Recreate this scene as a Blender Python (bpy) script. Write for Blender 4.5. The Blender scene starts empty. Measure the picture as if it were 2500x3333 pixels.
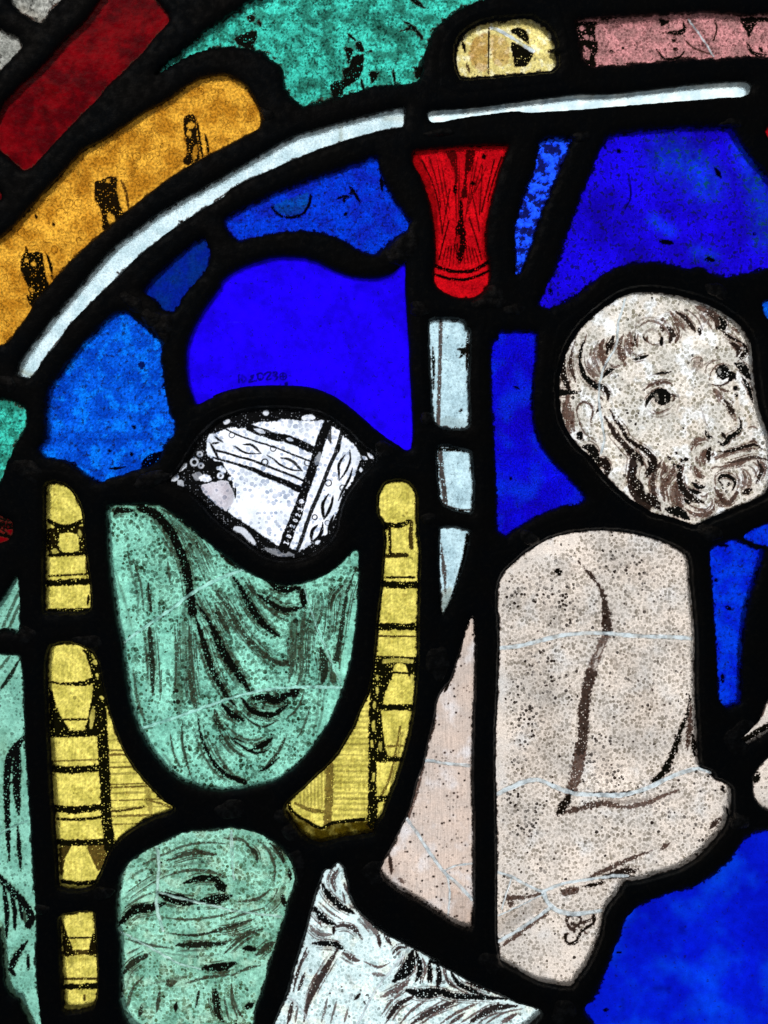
import bpy, math, random
import numpy as np
from mathutils import Vector
# ------------------------------------------------------------------ camera, world, lamps, exposure
S = 0.0001                      # one unit of the drawing = 0.1 mm; panel plane is XZ, y = 0, viewer at -y
W0, H0 = 2500.0, 3333.0
CAMD = 3500.0                   # camera distance in drawing units (35 cm)
DEPTH = 62.0                    # depth of the lead web behind the glass (6 mm)
sc = bpy.context.scene
cam_d = bpy.data.cameras.new('camera'); cam = bpy.data.objects.new('camera', cam_d)
sc.collection.objects.link(cam); sc.camera = cam
cam.location = (0, -CAMD*S, 0); cam.rotation_euler = (math.radians(90), 0, 0)
cam_d.sensor_fit = 'VERTICAL'; cam_d.sensor_height = 24.0; cam_d.lens = 24.0*CAMD/H0
cam_d.clip_start = 0.005; cam_d.clip_end = 20.0
w = bpy.data.worlds.new('World'); sc.world = w; w.use_nodes = True
w.node_tree.nodes['Background'].inputs[0].default_value = (0.55, 0.75, 1.0, 1)
w.node_tree.nodes['Background'].inputs[1].default_value = 0.022          # the dark room in front of the window
sc.view_settings.view_transform = 'Standard'; sc.view_settings.look = 'None'
sc.view_settings.exposure = 0.0; sc.view_settings.gamma = 1.0
sc.render.film_transparent = False
cy = sc.cycles
cy.max_bounces = 8; cy.diffuse_bounces = 3; cy.glossy_bounces = 2; cy.transmission_bounces = 6; cy.transparent_max_bounces = 8
cy.caustics_reflective = False; cy.caustics_refractive = False
cy.use_denoising = True; cy.sample_clamp_indirect = 3.0
col = sc.collection
ld = bpy.data.lights.new('added_glint_lamp', 'AREA'); ld.shape = 'RECTANGLE'; ld.size = 0.5; ld.size_y = 0.25; ld.energy = 0.22  # unseen lamp added in front for faint glints on the solder
ld.color = (1.0, 0.92, 0.84)
lo = bpy.data.objects.new('added_glint_lamp', ld); col.objects.link(lo)
lo.location = (-0.35, -0.55, 0.55); lo.rotation_euler = (Vector((0, 0, 0))-Vector(lo.location)).to_track_quat('-Z', 'Y').to_euler()

# ------------------------------------------------------------------ drawing coordinates
CR = {c: (ox, oy, 2.07375) for c, ox, oy in [('A',0,0),('B',700,0),('C',1300,0),('D',1700,0),('E',0,900),('F',500,1200),
      ('G',1300,900),('H',1700,900),('I',0,1700),('J',700,1700),('K',1300,1700),('L',1700,1700),('M',0,2333),('N',700,2333),
      ('O',1300,2333),('P',1700,2333)]}
CR['Z'] = (0, 0, 0.6636); CR['SRC'] = (0, 0, 1.0)
for c, ox, oy in [('Q',1800,930),('R',2150,930),('S',1800,1300),('T',2150,1300)]: CR[c] = (ox, oy, 4.74)
CR['V'] = (540, 1320, 4.425); CR['X'] = (860, 1320, 4.425); CR['Y'] = (700, 1180, 5.53)
def path(s):
    out = []; c = (0, 0, 1.0)
    for t in s.split():
        if ',' in t:
            x, y = t.split(','); out.append((c[0]+float(x)/c[2], c[1]+float(y)/c[2]))
        else: c = CR[t]
    return np.array(out, float)
def smooth_closed(p, n=4):
    P0 = np.roll(p, 1, 0); P2 = np.roll(p, -1, 0); P3 = np.roll(p, -2, 0); out = []
    for i in range(n):
        t = i/n
        out.append(0.5*((2*p)+(-P0+P2)*t+(2*P0-5*p+4*P2-P3)*t*t+(-P0+3*p-3*P2+P3)*t**3)*1.0)
    q = np.stack(out, 1).reshape(-1, 2); lin = np.stack([p+(P2-p)*(i/n) for i in range(n)], 1).reshape(-1, 2)
    return 0.65*q+0.35*lin
def smooth_open(p, n=5):
    if len(p) < 3: return np.stack([p[0]+(p[-1]-p[0])*t for t in np.linspace(0, 1, 6)])
    e = np.vstack([2*p[0]-p[1], p, 2*p[-1]-p[-2]]); out = []
    for k in range(1, len(e)-2):
        a, b, c, d = e[k-1], e[k], e[k+1], e[k+2]
        for i in range(n):
            t = i/n
            out.append(0.5*((2*b)+(-a+c)*t+(2*a-5*b+4*c-d)*t*t+(-a+3*b-3*c+d)*t**3))
    out.append(p[-1]); return np.array(out)
def vnoise(X, Y, s, seed):
    r = np.random.RandomState(seed).rand(257, 257).astype(np.float32)
    x = X/s+1000.3; y = Y/s+1000.7; xi = np.floor(x).astype(int); yi = np.floor(y).astype(int)
    fx = x-xi; fy = y-yi; fx = fx*fx*(3-2*fx); fy = fy*fy*(3-2*fy); xi %= 256; yi %= 256
    return (r[yi, xi]*(1-fx)+r[yi, xi+1]*fx)*(1-fy)+(r[yi+1, xi]*(1-fx)+r[yi+1, xi+1]*fx)*fy
def fbm(X, Y, s, seed, o=3):
    a = 0.0; k = 1.0; t = 0.0
    for i in range(o): a = a+k*vnoise(X, Y, s/(2**i), seed+i*7); t += k; k *= 0.55
    return a/t
def seg_dist(X, Y, pts, closed=False):
    """unsigned distance and parameter (0..1 along the whole line) to a polyline"""
    n = len(pts); m = n if closed else n-1; best = np.full(X.shape, 1e9, np.float32); par = np.zeros(X.shape, np.float32)
    for i in range(m):
        a = pts[i]; b = pts[(i+1) % n]; d = b-a; L = float(d@d)+1e-9
        t = np.clip(((X-a[0])*d[0]+(Y-a[1])*d[1])/L, 0, 1); q = (X-a[0]-t*d[0])**2+(Y-a[1]-t*d[1])**2
        k = q < best; best = np.where(k, q, best); par = np.where(k, (i+t)/m, par)
    return np.sqrt(best), par
def inside(X, Y, pts):
    r = np.zeros(X.shape, bool); n = len(pts)
    for i in range(n):
        x0, y0 = pts[i]; x1, y1 = pts[(i+1) % n]
        if y0 == y1: continue
        c = ((y0 > Y) != (y1 > Y)) & (X < (x1-x0)*(Y-y0)/(y1-y0)+x0); r ^= c
    return r
def sdf_poly(X, Y, pts):
    d, _ = seg_dist(X, Y, pts, True); return np.where(inside(X, Y, pts), -d, d).astype(np.float32)
def sstep(a, b, x):
    t = np.clip((x-a)/(b-a), 0, 1); return t*t*(3-2*t)
def w3(X, Y, Z): # drawing units -> metres (Z towards the viewer)
    return np.stack([(X-W0/2)*S, -np.asarray(Z)*S*np.ones_like(X), (H0/2-Y)*S], -1)
# ------------------------------------------------------------------ materials
class NT:
    def __init__(s, name):
        s.m = bpy.data.materials.new(name); s.m.use_nodes = True; s.t = s.m.node_tree; s.t.nodes.clear(); s.n = 0
        s.out = s.t.nodes.new('ShaderNodeOutputMaterial')
    def node(s, ty, **kw):
        n = s.t.nodes.new(ty); s.n += 1; n.location = ((s.n % 12)*180, -(s.n//12)*240)
        for k, v in kw.items(): setattr(n, k, v)
        return n
    def put(s, sock, v):
        if hasattr(v, 'is_output'): s.t.links.new(v, sock)
        elif isinstance(v, (tuple, list)) and len(v) == 3 and sock.type == 'RGBA': sock.default_value = (*v, 1)
        else: sock.default_value = v
    def math(s, op, a, b=0.0, c=None, clamp=False):
        n = s.node('ShaderNodeMath', operation=op, use_clamp=clamp); s.put(n.inputs[0], a); s.put(n.inputs[1], b)
        if c is not None: s.put(n.inputs[2], c)
        return n.outputs[0]
    def mix(s, f, a, b, mode='MIX'):
        n = s.node('ShaderNodeMix', data_type='RGBA', blend_type=mode, clamp_factor=True)
        s.put(n.inputs[0], f); s.put(n.inputs[6], a); s.put(n.inputs[7], b); return n.outputs[2]
    def ramp(s, v, a, b, lo=0.0, hi=1.0):
        n = s.node('ShaderNodeMapRange', interpolation_type='SMOOTHSTEP'); s.put(n.inputs[0], v)
        for i, x in zip((1, 2, 3, 4), (a, b, lo, hi)): s.put(n.inputs[i], x)
        return n.outputs[0]
    def noise(s, vec, size, detail=3.0, rough=0.55, dist=0.0, color=False):
        n = s.node('ShaderNodeTexNoise', noise_dimensions='2D'); s.put(n.inputs['Vector'], vec); n.inputs['Scale'].default_value = 1.0/size
        n.inputs['Detail'].default_value = detail; n.inputs['Roughness'].default_value = rough; n.inputs['Distortion'].default_value = dist
        return n.outputs[1 if color else 0]
    def vor(s, vec, size):
        n = s.node('ShaderNodeTexVoronoi', feature='F1', voronoi_dimensions='2D'); s.put(n.inputs['Vector'], vec); n.inputs['Scale'].default_value = 1.0/size
        return n.outputs['Distance'], n.outputs['Color']
    def sep(s, c):
        n = s.node('ShaderNodeSeparateColor'); s.put(n.inputs[0], c); return n.outputs
    def coords(s, seed=0.0, stretch=(1, 1, 1), warp=0.0):
        tc = s.node('ShaderNodeTexCoord'); mp = s.node('ShaderNodeMapping', vector_type='POINT')
        mp.inputs['Scale'].default_value = tuple(10000*k for k in stretch); mp.inputs['Location'].default_value = (seed*37.1, 0, seed*91.7)
        s.t.links.new(tc.outputs['Object'], mp.inputs[0]); sx = s.node('ShaderNodeSeparateXYZ'); s.put(sx.inputs[0], mp.outputs[0])
        cb = s.node('ShaderNodeCombineXYZ'); s.put(cb.inputs[0], sx.outputs[0]); s.put(cb.inputs[1], sx.outputs[2]); v = cb.outputs[0]
        if warp:
            c = s.noise(v, 14, 2, color=True); n = s.node('ShaderNodeVectorMath', operation='MULTIPLY_ADD'); s.put(n.inputs[0], c)
            n.inputs[1].default_value = (warp, warp, 0); s.put(n.inputs[2], v); v = n.outputs[0]
        return v
MATS = {}
def glass(name, c1, c2, big=160, mott=0.25, msize=14, lo=0.35, hi=0.65, pit=0.0, cell=11.0, pitcol=(0.6, 0.6, 0.58), ring=0.0, big_pit=0.0,
          washcol=(0.5, 0.35, 0.2), brown=(0.085, 0.036, 0.022), spots=0.0, spotsize=37, streak=0.0, grain=0.1, scatter=0.18, haze=0.33, holes=1.0, clearcol=(.84, .90, .94), c3=None, c3r=(.5, .68), seed=1.0):
    T = NT('glass_'+name); P = T.coords(seed, warp=5.0); P0 = T.coords(seed)
    a = T.node('ShaderNodeAttribute', attribute_name='enamel'); b = T.node('ShaderNodeAttribute', attribute_name='surface')
    paint, thick, wash = T.sep(a.outputs['Color'])[:3]; dens, dark, light = T.sep(b.outputs['Color'])[:3]
    base = T.mix(T.ramp(T.noise(P0, big, 4, 0.6), lo, hi), c1, c2)
    if c3: base = T.mix(T.ramp(T.noise(T.coords(seed+9), big*0.7, 3, 0.5), c3r[0], c3r[1]), base, c3)
    m = T.ramp(T.noise(P, msize, 4, 0.62), 0.25, 0.75, 1-mott, 1+mott*0.6)
    base = T.mix(1.0, base, m, 'MULTIPLY')
    g = T.ramp(T.noise(P0, 5.0, 2, 0.7), 0.3, 0.7, 1-grain, 1+grain); base = T.mix(1.0, base, g, 'MULTIPLY')
    if streak:
        st = T.ramp(T.noise(T.coords(seed, (1, 1, 0.06)), 5, 3), 0.3, 0.7, 1-streak, 1+streak*0.5); base = T.mix(1.0, base, st, 'MULTIPLY')
    hgt = T.noise(P, msize*0.7, 3)
    if pit or ring:
        for i, (cs, al) in enumerate(((cell*1.25, pit), (cell*1.9, big_pit))):
            if al <= 0 and not (ring and i == 0): continue
            d, c = T.vor(P if i == 0 else P0, cs); r = T.sep(c)
            thr = T.math('MULTIPLY', T.ramp(T.math('SUBTRACT', dens, T.math('MULTIPLY_ADD', r[1], (0.75, 1.1)[i], (0.0, 0.12)[i])), 0.0, 0.22), T.math('MULTIPLY_ADD', r[0], 0.26, 0.30))
            e = T.math('SUBTRACT', thr, d); dot = T.ramp(e, -0.02, 0.09)
            isdark = T.ramp(T.math('SUBTRACT', dark, r[2]), 0.0, 0.06)
            pc = T.mix(isdark, T.mix(T.math('MULTIPLY', r[2], 0.55), pitcol, (0.85, 0.85, 0.85)), (0.04, 0.03, 0.025))
            base = T.mix(T.math('MULTIPLY', dot, T.ramp(T.noise(P0, 55, 3), .35, .62, (al if al > 0 else .3)*.55, min(1, (al if al > 0 else .3)*1.15))), base, T.mix(1.0, base, pc, 'MULTIPLY'))
            rg = T.math('MULTIPLY', T.ramp(T.math('ABSOLUTE', T.math('ADD', e, 0.03)), 0.0, 0.07, 1.0, 0.0), T.ramp(thr, 0.1, 0.2))
            if ring: base = T.mix(T.math('MULTIPLY', rg, ring), base, T.mix(1.0, base, (0.35, 0.3, 0.25), 'MULTIPLY'))
            else: base = T.mix(T.math('MULTIPLY', rg, 0.6*al), base, T.mix(1.0, base, (1.4, 1.4, 1.4), 'MULTIPLY'))
            hgt = T.math('SUBTRACT', hgt, T.math('MULTIPLY', dot, 0.8))
    if spots:
        q = T.ramp(T.noise(P, spotsize, 5, 0.68), 0.66-0.2*spots, 0.71-0.2*spots); base = T.mix(T.math('MULTIPLY', q, min(1, 0.55+spots*0.4)), base, (0.004, 0.003, 0.003))
    base = T.mix(wash, base, T.mix(1.0, base, washcol, 'MULTIPLY'))
    base = T.mix(light, base, T.mix(1.0, base, (1.5, 1.5, 1.5), 'MULTIPLY'))
    d, c = T.vor(P, 6.5); r = T.sep(c)
    hr = T.math('MULTIPLY_ADD', r[1], 0.26, 0.06)
    hole = T.math('MULTIPLY', T.ramp(T.math('SUBTRACT', d, hr), 0.0, 0.1, 1.0, 0.0), T.ramp(T.math('ADD', r[0], T.math('MULTIPLY', T.noise(P0, 45, 3), 1.1)), 1.28, 1.33))
    st = T.ramp(T.noise(P, 9, 3), 0.35, 0.7, 0.55, 1.15)
    bc = T.mix(T.ramp(thick, 0.72, 0.93), T.mix(1.0, brown, st, 'MULTIPLY'), tuple(min(.004, c_*.1) for c_ in brown))
    bc = T.mix(0.45, bc, T.mix(1.0, bc, base, 'MULTIPLY'))
    al = T.math('MULTIPLY', paint, T.math('SUBTRACT', 1.0, T.math('MULTIPLY', hole, 0.85*holes)), clamp=True)
    fin = T.mix(al, base, bc)
    cl = T.math('MULTIPLY', a.outputs['Alpha'], T.ramp(T.noise(P, 34, 4), .3, .6, .3, .95))
    fin = T.mix(cl, fin, clearcol)
    bp = T.node('ShaderNodeBump'); bp.inputs['Strength'].default_value = 0.35; bp.inputs['Distance'].default_value = 0.0004; T.put(bp.inputs['Height'], hgt)
    tl = T.node('ShaderNodeBsdfTranslucent'); T.put(tl.inputs['Color'], fin); T.put(tl.inputs['Normal'], bp.outputs[0])
    tp = T.node('ShaderNodeBsdfRefraction'); T.put(tp.inputs['Color'], fin); tp.inputs['IOR'].default_value = 1.4; tp.inputs['Roughness'].default_value = haze; T.put(tp.inputs['Normal'], bp.outputs[0])
    mx = T.node('ShaderNodeMixShader'); mx.inputs[0].default_value = 1-scatter; T.put(mx.inputs[1], tl.outputs[0]); T.put(mx.inputs[2], tp.outputs[0])
    gl = T.node('ShaderNodeBsdfGlossy'); gl.inputs['Roughness'].default_value = 0.28; T.put(gl.inputs['Normal'], bp.outputs[0])
    m2 = T.node('ShaderNodeMixShader'); m2.inputs[0].default_value = 0.02; T.put(m2.inputs[1], mx.outputs[0]); T.put(m2.inputs[2], gl.outputs[0])
    T.t.links.new(m2.outputs[0], T.out.inputs['Surface']); MATS[name] = T.m
glass('grey_white', (.42,.43,.40), (.24,.25,.23), 60, .5, 12, spots=.5, spotsize=51, pit=.5, cell=12)
glass('dark_red', (.15,.0008,.003), (.06,.0004,.002), 90, .3, 30, grain=.08)
glass('bright_red', (.60,.003,.008), (.40,.002,.006), 60, .25, 7, pit=.55, cell=8.5, pitcol=(.35,.2,.2), grain=.2, brown=(.10,.002,.002), washcol=(.22,.1,.1))
glass('gold', (.78,.40,.04), (.44,.185,.012), 80, .55, 8, ring=1.0, pit=.35, cell=16, big_pit=.1, brown=(.085,.032,.004), washcol=(.5,.35,.2), grain=.12)
glass('teal', (.050,.60,.48), (.025,.24,.18), 60, .45, 10, lo=.42, hi=.58, pit=.85, cell=8, pitcol=(.2,.3,.27), spots=.42, spotsize=18, washcol=(.45,.32,.3), big_pit=.3, grain=.15)
glass('amber', (.75,.66,.25), (.60,.50,.17), 40, .35, 9, washcol=(.5,.25,.07), grain=.2, c3=(.85,.80,.48), spots=.15, spotsize=15)
glass('pink', (.62,.27,.28), (.34,.165,.165), 45, .4, 8, pit=.8, cell=9, pitcol=(.35,.3,.3), spots=.34, spotsize=15, washcol=(.5,.45,.45), grain=.15)
glass('white_blue', (.74,.94,1.02), (.52,.72,.80), 60, .22, 6, spots=.0, grain=.1, washcol=(.6,.5,.35), pit=.3, cell=9)
glass('white_hot', (.92,1.08,1.10), (.66,.86,.94), 60, .08, 10, grain=.04, washcol=(.35,.45,.55))
glass('blue_speck', (.015,.11,1.3), (.006,.045,1.05), 30, .4, 12, spots=.86, spotsize=30, grain=.15, brown=(.003,.001,.10))
glass('blue_deep', (.006,.001,.36), (.010,.002,.88), 190, .28, 18, lo=.3, hi=.7, spots=.58, spotsize=18, pit=.5, cell=12, pitcol=(.45,.45,.55), washcol=(.4,26,1.25), brown=(.003,.001,.10))
glass('blue_mid', (.001,.040,.68), (.003,.016,.46), 70, .35, 12, pit=.6, cell=8, pitcol=(.35,.35,.4), spots=.42, spotsize=15, grain=.2, washcol=(.8,2.2,.35), brown=(.003,.001,.10))
glass('blue_dark', (.001,.012,.26), (.001,.02,.20), 60, .3, 12, spots=.1, spotsize=20, brown=(.003,.001,.10))
glass('ultramarine', (.012,.0005,.98), (.009,.0005,.72), 130, .16, 30, spots=.16, spotsize=16, grain=.05, haze=.45, washcol=(.3,.5,.6), brown=(.003,.001,.10))
glass('azure', (.002,.105,.78), (.001,.050,.50), 70, .35, 10, pit=.6, cell=9, pitcol=(.35,.4,.45), spots=.40, spotsize=17, grain=.25, c3=(.002,.17,.92), big_pit=.3, brown=(.003,.001,.10))
glass('blue_fine', (.004,.0008,.44), (.003,.003,.68), 150, .3, 12, lo=.3, hi=.7, c3=(.002,.022,.66), c3r=(.45,.8), pit=.5, cell=7, pitcol=(.4,.4,.5), grain=.3, spots=.34, spotsize=12, brown=(.003,.001,.10))
glass('blue_cloud', (.001,.004,.42), (.001,.009,.56), 240, .12, 30, lo=.25, hi=.75, c3=(.001,.040,.64), c3r=(.45,.80), grain=.08, spots=.12, spotsize=16, pit=.2, cell=9, washcol=(.5,.4,.45), brown=(.003,.001,.10))
glass('blue_bright', (.001,.040,.72), (.001,.012,.60), 80, .25, 12, pit=.4, cell=9, spots=.40, spotsize=15, grain=.15, brown=(.003,.001,.10))
glass('sea_green', (.26,.62,.50), (.17,.44,.35), 70, clearcol=(.30,.6,.5),mott=.2, msize=14, pit=.6, cell=9, pitcol=(.3,.3,.25), grain=.1, brown=(.05,.07,.04))
glass('lemon', (.84,.74,.165), (.54,.48,.09), 45, .34, 10, pit=.55, cell=12, pitcol=(.62,.55,.4), streak=.12, grain=.1, brown=(.10,.052,.01), washcol=(.07,.055,.012))
glass('green_pit', (.27,.70,.555), (.15,.43,.335), 110, .34, 12, pit=.95, cell=10, pitcol=(.15,.13,.08), grain=.12, brown=(.05,.05,.028), washcol=(.40,.36,.28), big_pit=1.0, clearcol=(.52,1.0,.86))
glass('green_brown', (.31,.68,.54), (.16,.40,.30), 90, .3, 12, pit=.9, cell=10, pitcol=(.28,.24,.15), grain=.15, brown=(.06,.045,.025), washcol=(.6,.6,.5), c3=(.32,.60,.46), big_pit=.8, clearcol=(.60,.88,.78))
glass('hat_white', holes=.25, c1=(.95,1.0,1.12), c2=(.72,.79,.90), big=80, mott=.12, msize=9, pit=.85, cell=14, pitcol=(.36,.42,.52), grain=.06, washcol=(.42,.33,.34), brown=(.11,.045,.04))
glass('pale_blue', (.56,.80,.90), (.40,.60,.69), 60, .18, 9, pit=.55, cell=7.5, pitcol=(.5,.52,.52), grain=.08, spots=.06, spotsize=15)
glass('face', (.76,.72,.66), (.60,.59,.55), 90, .2, 8, pit=.88, cell=10.5, pitcol=(.34,.32,.25), grain=.14, c3=(.86,.90,.93), washcol=(.66,.52,.38), big_pit=.25, brown=(.12,.052,.034))
glass('flesh', (.76,.68,.61), (.57,.535,.50), 140, .16, 8, lo=.25, hi=.75, c3r=(.5,.9), pit=.95, cell=9.6, pitcol=(.36,.34,.30), grain=.16, c3=(.66,.66,.66), washcol=(.50,.48,.46), big_pit=.25)
glass('flesh_pink', (.66,.54,.47), (.54,.47,.43), 110, .12, 9, lo=.25, hi=.75, c3r=(.5,.85), pit=.5, cell=9, pitcol=(.5,.45,.4), streak=.14, grain=.1, washcol=(.72,.6,.52), c3=(.74,.72,.74))
glass('ice_white', (.78,.98,1.02), (.56,.74,.77), 80, .2, 9, pit=.75, cell=10.5, pitcol=(.45,.50,.48), grain=.12, c3=(.78,.90,.85), brown=(.11,.045,.04), washcol=(.45,.35,.3))
def lead_mat():
    T = NT('old_lead'); P = T.coords(3)
    c = T.mix(T.ramp(T.noise(P, 170, 4), .35, .65), (.030,.037,.043), (.046,.041,.036))
    c = T.mix(T.ramp(T.noise(P, 16, 4, .65), .5, .75), c, (.075,.066,.055))
    b = T.node('ShaderNodeBsdfPrincipled'); T.put(b.inputs['Base Color'], c); b.inputs['Metallic'].default_value = .35
    T.put(b.inputs['Roughness'], T.ramp(T.noise(P, 30, 3), .3, .7, .42, .7))
    bp = T.node('ShaderNodeBump'); bp.inputs['Strength'].default_value = .5; bp.inputs['Distance'].default_value = .0004
    T.put(bp.inputs['Height'], T.math('ADD', T.noise(P, 40, 4), T.math('MULTIPLY', T.noise(P, 6, 3), .3))); T.put(b.inputs['Normal'], bp.outputs[0])
    T.t.links.new(b.outputs[0], T.out.inputs[0]); return T.m
def solder_mat():
    T = NT('tin_solder'); P = T.coords(7)
    c = T.mix(T.ramp(T.noise(P, 24, 4, .65), .4, .7), (.07,.062,.055), (.17,.155,.14))
    b = T.node('ShaderNodeBsdfPrincipled'); T.put(b.inputs['Base Color'], c); b.inputs['Metallic'].default_value = .5; b.inputs['Roughness'].default_value = .5
    bp = T.node('ShaderNodeBump'); bp.inputs['Strength'].default_value = .8; bp.inputs['Distance'].default_value = .0006
    T.put(bp.inputs['Height'], T.noise(P, 22, 5, .6)); T.put(b.inputs['Normal'], bp.outputs[0])
    T.t.links.new(b.outputs[0], T.out.inputs[0]); return T.m
def seam_mat(name, col_, tr):
    T = NT(name); P = T.coords(11)
    c = T.mix(T.ramp(T.noise(P, 26, 4), .4, .7), col_, tuple(x*.6 for x in col_))
    tl = T.node('ShaderNodeBsdfTranslucent'); T.put(tl.inputs[0], c); tp = T.node('ShaderNodeBsdfTransparent'); T.put(tp.inputs[0], c)
    gl = T.node('ShaderNodeBsdfGlossy'); gl.inputs['Roughness'].default_value = .2
    m = T.node('ShaderNodeMixShader'); m.inputs[0].default_value = tr; T.put(m.inputs[1], tl.outputs[0]); T.put(m.inputs[2], tp.outputs[0])
    m2 = T.node('ShaderNodeMixShader'); m2.inputs[0].default_value = .06; T.put(m2.inputs[1], m.outputs[0]); T.put(m2.inputs[2], gl.outputs[0])
    T.t.links.new(m2.outputs[0], T.out.inputs[0]); return T.m
LEAD = lead_mat(); SOLDER = solder_mat()
SEAM = seam_mat('mending_resin', (.90,.97,1.0), .8)
LIGHT_STRENGTH = 1.3
def sky_mat():
    T = NT('lit_diffuser'); e = T.node('ShaderNodeEmission'); e.inputs[0].default_value = (1.0, .985, .97, 1); e.inputs[1].default_value = LIGHT_STRENGTH
    T.t.links.new(e.outputs[0], T.out.inputs[0]); return T.m
# ------------------------------------------------------------------ the glass pieces: key, material, rim, roughness of its edge, grid pitch, label, outline
PANES = {}
def pane(key, mat, label, outline, rim=0, rough=1.5, pitch=3.0):
    PANES[key] = dict(mat=mat, label=label, rim=rim, rough=rough, pitch=pitch, pts=smooth_closed(path(outline)))
pane('white_corner', 'grey_white', 'pitted grey white piece cut off by the top edge, above the red bar', 'A 70,-60 85,0 100,40 140,85 190,115 240,148 280,158 300,135 345,75 400,20 460,-60', rough=3)
pane('white_edge', 'grey_white', 'grey white piece at the left edge beside the red bar', 'A -60,180 0,210 55,245 120,275 150,315 120,360 60,420 0,485 -60,540', rough=3)
pane('red_bar', 'dark_red', 'long slanting deep red bar in the upper left corner', 'A 735,-60 720,0 600,170 440,320 290,490 200,570 120,650 50,720 0,830 -30,900 -30,960 0,1010 60,1060 110,1110 150,1145 185,1152 230,1120 330,1010 450,880 560,770 650,680 740,570 850,470 960,360 1060,240 1145,140 1100,70 1050,0 1010,-60', rough=2)
pane('red_chip', 'dark_red', 'tiny red chip at the left edge below the red bar', 'A -60,1285 0,1300 12,1325 5,1352 -60,1380')
pane('yellow_band', 'gold', 'long curved golden yellow strip with three dark painted bars', 'A -60,1720 0,1650 100,1565 250,1400 400,1240 500,1130 590,1035 700,980 850,885 1000,785 1150,705 1270,615 1380,555 1480,540 B 110,545 210,610 265,690 302,770 307,830 290,870 200,920 100,975 0,1025 A 1400,1050 1250,1135 1120,1220 1000,1310 850,1430 700,1560 550,1690 430,1810 330,1930 230,2030 E 215,215 170,290 120,350 80,410 30,455 0,462 -60,490', pitch=2.6)
pane('teal_top', 'teal', 'broad teal piece at the top with black corroded patches', 'A 1070,510 1160,440 1300,325 1420,230 1550,145 1659,80 B 230,55 380,5 470,-60 1000,-60 1900,-60 C 570,0 470,40 370,90 300,140 260,180 230,210 210,250 190,310 170,350 155,430 150,500 130,540 60,560 0,570 B 1100,580 950,620 850,650 780,670 680,700 590,720 540,675 500,640 480,580 475,530 460,470 420,430 370,390 330,355 280,335 200,325 150,320 60,315 0,325 A 1370,345 1300,370 1240,400 1150,450', rough=5, pitch=2.8)
pane('amber_dome', 'amber', 'small domed pale yellow piece with brown stains and a black mark', 'C 383,395 395,330 430,270 500,215 600,180 720,168 820,158 880,162 930,188 990,228 1022,280 1034,330 1018,360 1040,400 1047,450 1030,475 960,485 800,500 600,515 450,525 418,520 398,480', rim=8, rough=3, pitch=2.4)
pane('pink_bar', 'pink', 'dusty pink bar at the top right edge', 'D 365,170 430,158 500,155 700,145 900,135 1100,125 1250,120 1480,135 1720,130 1720,375 1500,385 1310,400 1100,400 900,420 700,435 480,450 430,425 400,330 380,250', rough=4, pitch=2.4)
pane('fillet_left', 'white_blue', 'long thin white curved strip along the left of the arch', 'B 1268,762 1150,778 1000,815 850,855 700,900 550,945 430,1005 280,1095 130,1180 0,1255 A 1330,1325 1250,1370 1090,1465 940,1575 790,1695 670,1825 550,1965 460,2070 E 390,285 305,395 225,500 165,590 142,650 160,675 195,685 218,672 240,650 300,550 380,460 450,350 530,260 620,170 720,70 800,0 A 820,1840 950,1715 1100,1595 1230,1503 1350,1422 1500,1335 B 100,1280 200,1225 350,1158 480,1098 600,1048 700,1008 850,958 1000,913 1150,876 1268,855', rough=1.5, pitch=2.8)
pane('fillet_right', 'white_hot', 'brightest thin white strip across the top right', 'C 200,795 225,775 400,764 600,744 800,716 1000,692 1200,668 D 480,668 600,664 900,632 1100,608 1300,590 1470,583 1510,602 1507,640 1470,655 1350,662 1000,690 700,715 400,740 60,762 C 800,752 700,760 550,780 400,800 300,822 230,828 205,815', rough=1, pitch=2.8)
pane('red_vase', 'bright_red', 'bright red fluted piece shaped like a column capital', 'C 110,1045 300,1025 500,1008 700,1003 722,1020 690,1110 660,1200 620,1350 590,1480 575,1600 575,1700 590,1760 600,1850 595,1920 560,1970 500,2005 420,2012 340,1992 270,1950 237,1900 232,1830 243,1770 247,1650 232,1500 210,1380 175,1270 140,1180 95,1110', rough=1.5, pitch=2.4)
pane('blue_sliver', 'blue_speck', 'narrow speckled blue sliver beside the red capital', 'C 945,985 1000,955 1130,950 1147,970 1115,1060 1078,1150 1045,1230 1005,1330 955,1450 922,1550 890,1650 850,1760 812,1843 788,1840 785,1700 780,1600 787,1500 815,1400 845,1300 880,1220 920,1100', rough=4, pitch=2.4)
pane('blue_sky', 'blue_deep', 'large mottled deep blue piece above the bearded head', 'D 545,985 575,950 640,925 800,905 1000,890 1200,880 1375,885 1430,955 1500,1060 1600,1180 1659,1250 1740,1340 1740,1790 1650,1810 1550,1840 1400,1870 1330,1862 1250,1835 1200,1802 1100,1812 1000,1790 900,1770 800,1772 650,1800 550,1850 450,1920 350,2010 H 430,80 350,140 250,190 190,215 140,205 120,175 D 170,1930 190,1900 250,1740 310,1560 360,1420 420,1270 480,1130 515,1040', rough=4, pitch=3.2)
pane('blue_arch', 'blue_mid', 'blue piece under the arch with a small round overlay', 'B 75,1500 200,1425 400,1330 620,1240 800,1180 950,1130 1080,1082 1112,1160 1150,1260 1210,1360 1270,1450 1307,1510 1290,1560 1230,1592 1180,1640 1120,1700 1080,1722 990,1702 900,1645 800,1592 700,1570 600,1560 480,1567 330,1590 200,1622 150,1622 112,1585', rough=3.5)
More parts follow.
